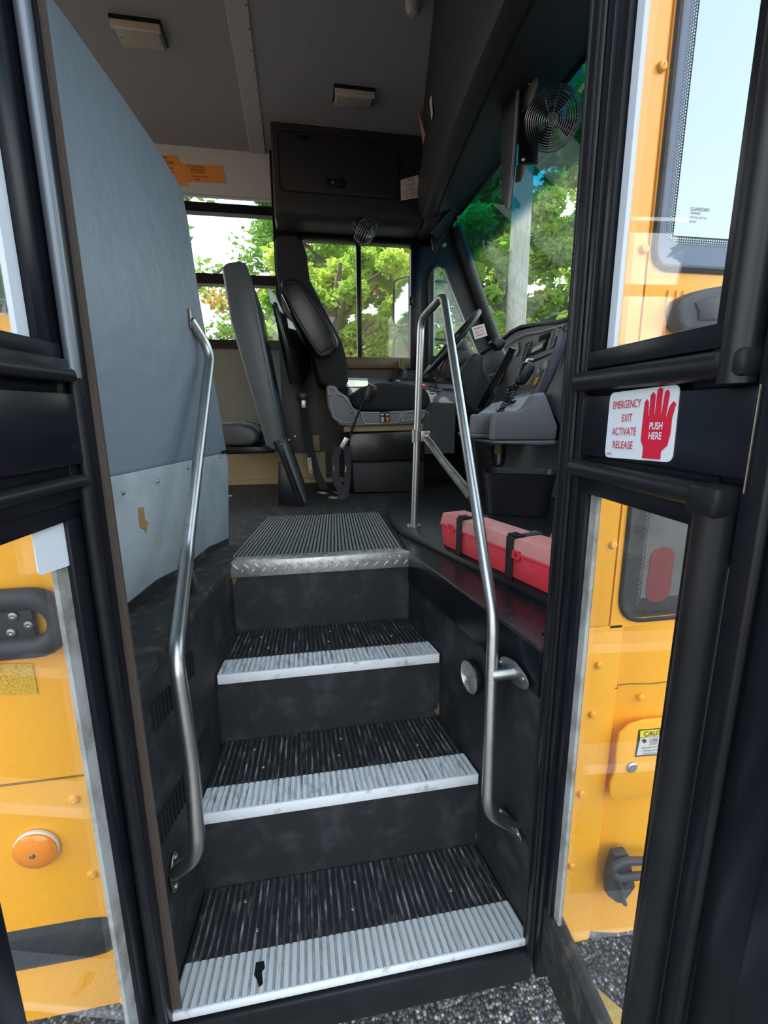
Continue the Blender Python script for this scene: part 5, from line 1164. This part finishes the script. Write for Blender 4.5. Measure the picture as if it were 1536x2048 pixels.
specs = [  # x, y, h, w, n, leaf, material, label
    (-1.9, 9.0, 6.5, 2.6, 2400, .10, 1, 'thin feathery tree with open sky between its branches, left of the barrier', 31),
    (-.6, 13.5, 5.2, 1.9, 1500, .13, 3, 'pale autumn tree seen through the lower passenger window', 32),
    (.55, 6.3, 3.6, 1.25, 5200, .085, 0, 'bright green bush right outside the driver window', 33),
    (2.1, 7.2, 4.4, 1.5, 5200, .09, 0, 'light green leafy tree behind the right driver pane', 34),
    (.9, 10.5, 6.6, 1.9, 5200, .12, 1, 'darker green tree standing behind the bright bush', 35),
    (2.4, 11.0, 6.8, 1.6, 4200, .12, 3, 'golden brown tree top in the right driver pane', 36),
    (3.7, 8.0, 7.2, 1.7, 6500, .10, 0, 'tall green tree left of the wooden pole', 37),
    (5.7, 8.4, 7.4, 1.8, 6000, .10, 0, 'bright yellow-green tree right of the wooden pole', 38),
    (7.4, 9.5, 8.0, 2.3, 7000, .12, 1, 'broad green tree at the right edge of the windshield', 39),
    (1.9, 14.5, 8.0, 2.6, 5200, .17, 1, 'broad green tree far behind the driver window', 41),
    (8.6, 12.8, 10.0, 3.2, 6200, .18, 0, 'tall green tree furthest to the right beyond the windshield', 42),
    (4.6, 13.0, 9.5, 3.2, 6000, .16, 1, 'tall dense tree far behind the wooden pole', 40)]
for x, y, h, w_, n, ls, mi, lb, sd in specs: tree(x, y, h, w_, int(n*(1.7 if sd < 33 else 3.6)), ls*.78, mi, lb, seed=sd, nb=26 if sd < 33 else 60)
tree(-5.5, -9, 7, 3.2, 5200, .18, 1, 'large green tree behind the viewer, mirrored in the left door glass', seed=51, group='trees behind the viewer')
tree(6.5, -10, 4.2, 3.0, 4200, .18, 1, 'low green tree behind the viewer, mirrored in the side window', seed=52, group='trees behind the viewer')
tree(-4.8, 6.2, 5.5, 1.6, 4200, .14, 1, 'unseen green tree beside the bus rear, added for the outside mirrors to reflect', seed=61)  # out of view, added so the mirrors show green instead of bare sky
# utility pole
pb = PY(1040, 700, 6.2); pt_ = PY(1030, 430, 6.2)
t = thing('utility_pole', 'weathered grey wooden pole outside the windshield', 'pole', (PY(1036, 560, 6.2).x, 6.2, 0))
xm = PY(1036, 560, 6.2).x; MB().tube([(xm+.0, 6.2, -.05), (xm+.0, 6.2, 9)], [.155, .12], 24).build('shaft', WOOD, t)
q = PY(1095, 635, 10.2)
t = thing('shed', 'brown wooden shed with a pale green roof beyond the trees', 'shed', (q.x, 10.2, 0))
g = MB(); g.box(q.x-.9, q.x+2.2, 10.2, 12.2, 0, q.z+.02); g.build('wall', mat('brown_boards', (.13, .075, .05), .8, var=.7, scale=12, stretch=(6, 6, .3)), t, smooth=False)
g = MB(); g.hexa([(q.x-1.1, 9.9, q.z), (q.x+2.4, 9.9, q.z), (q.x+2.4, 12.4, q.z+.5), (q.x-1.1, 12.4, q.z+.5)], [(q.x-1.1, 9.9, q.z+.07), (q.x+2.4, 9.9, q.z+.07), (q.x+2.4, 12.4, q.z+.57), (q.x-1.1, 12.4, q.z+.57)]); g.build('roof', mat('pale_green_roof', (.30, .38, .32), .6), t, smooth=False)
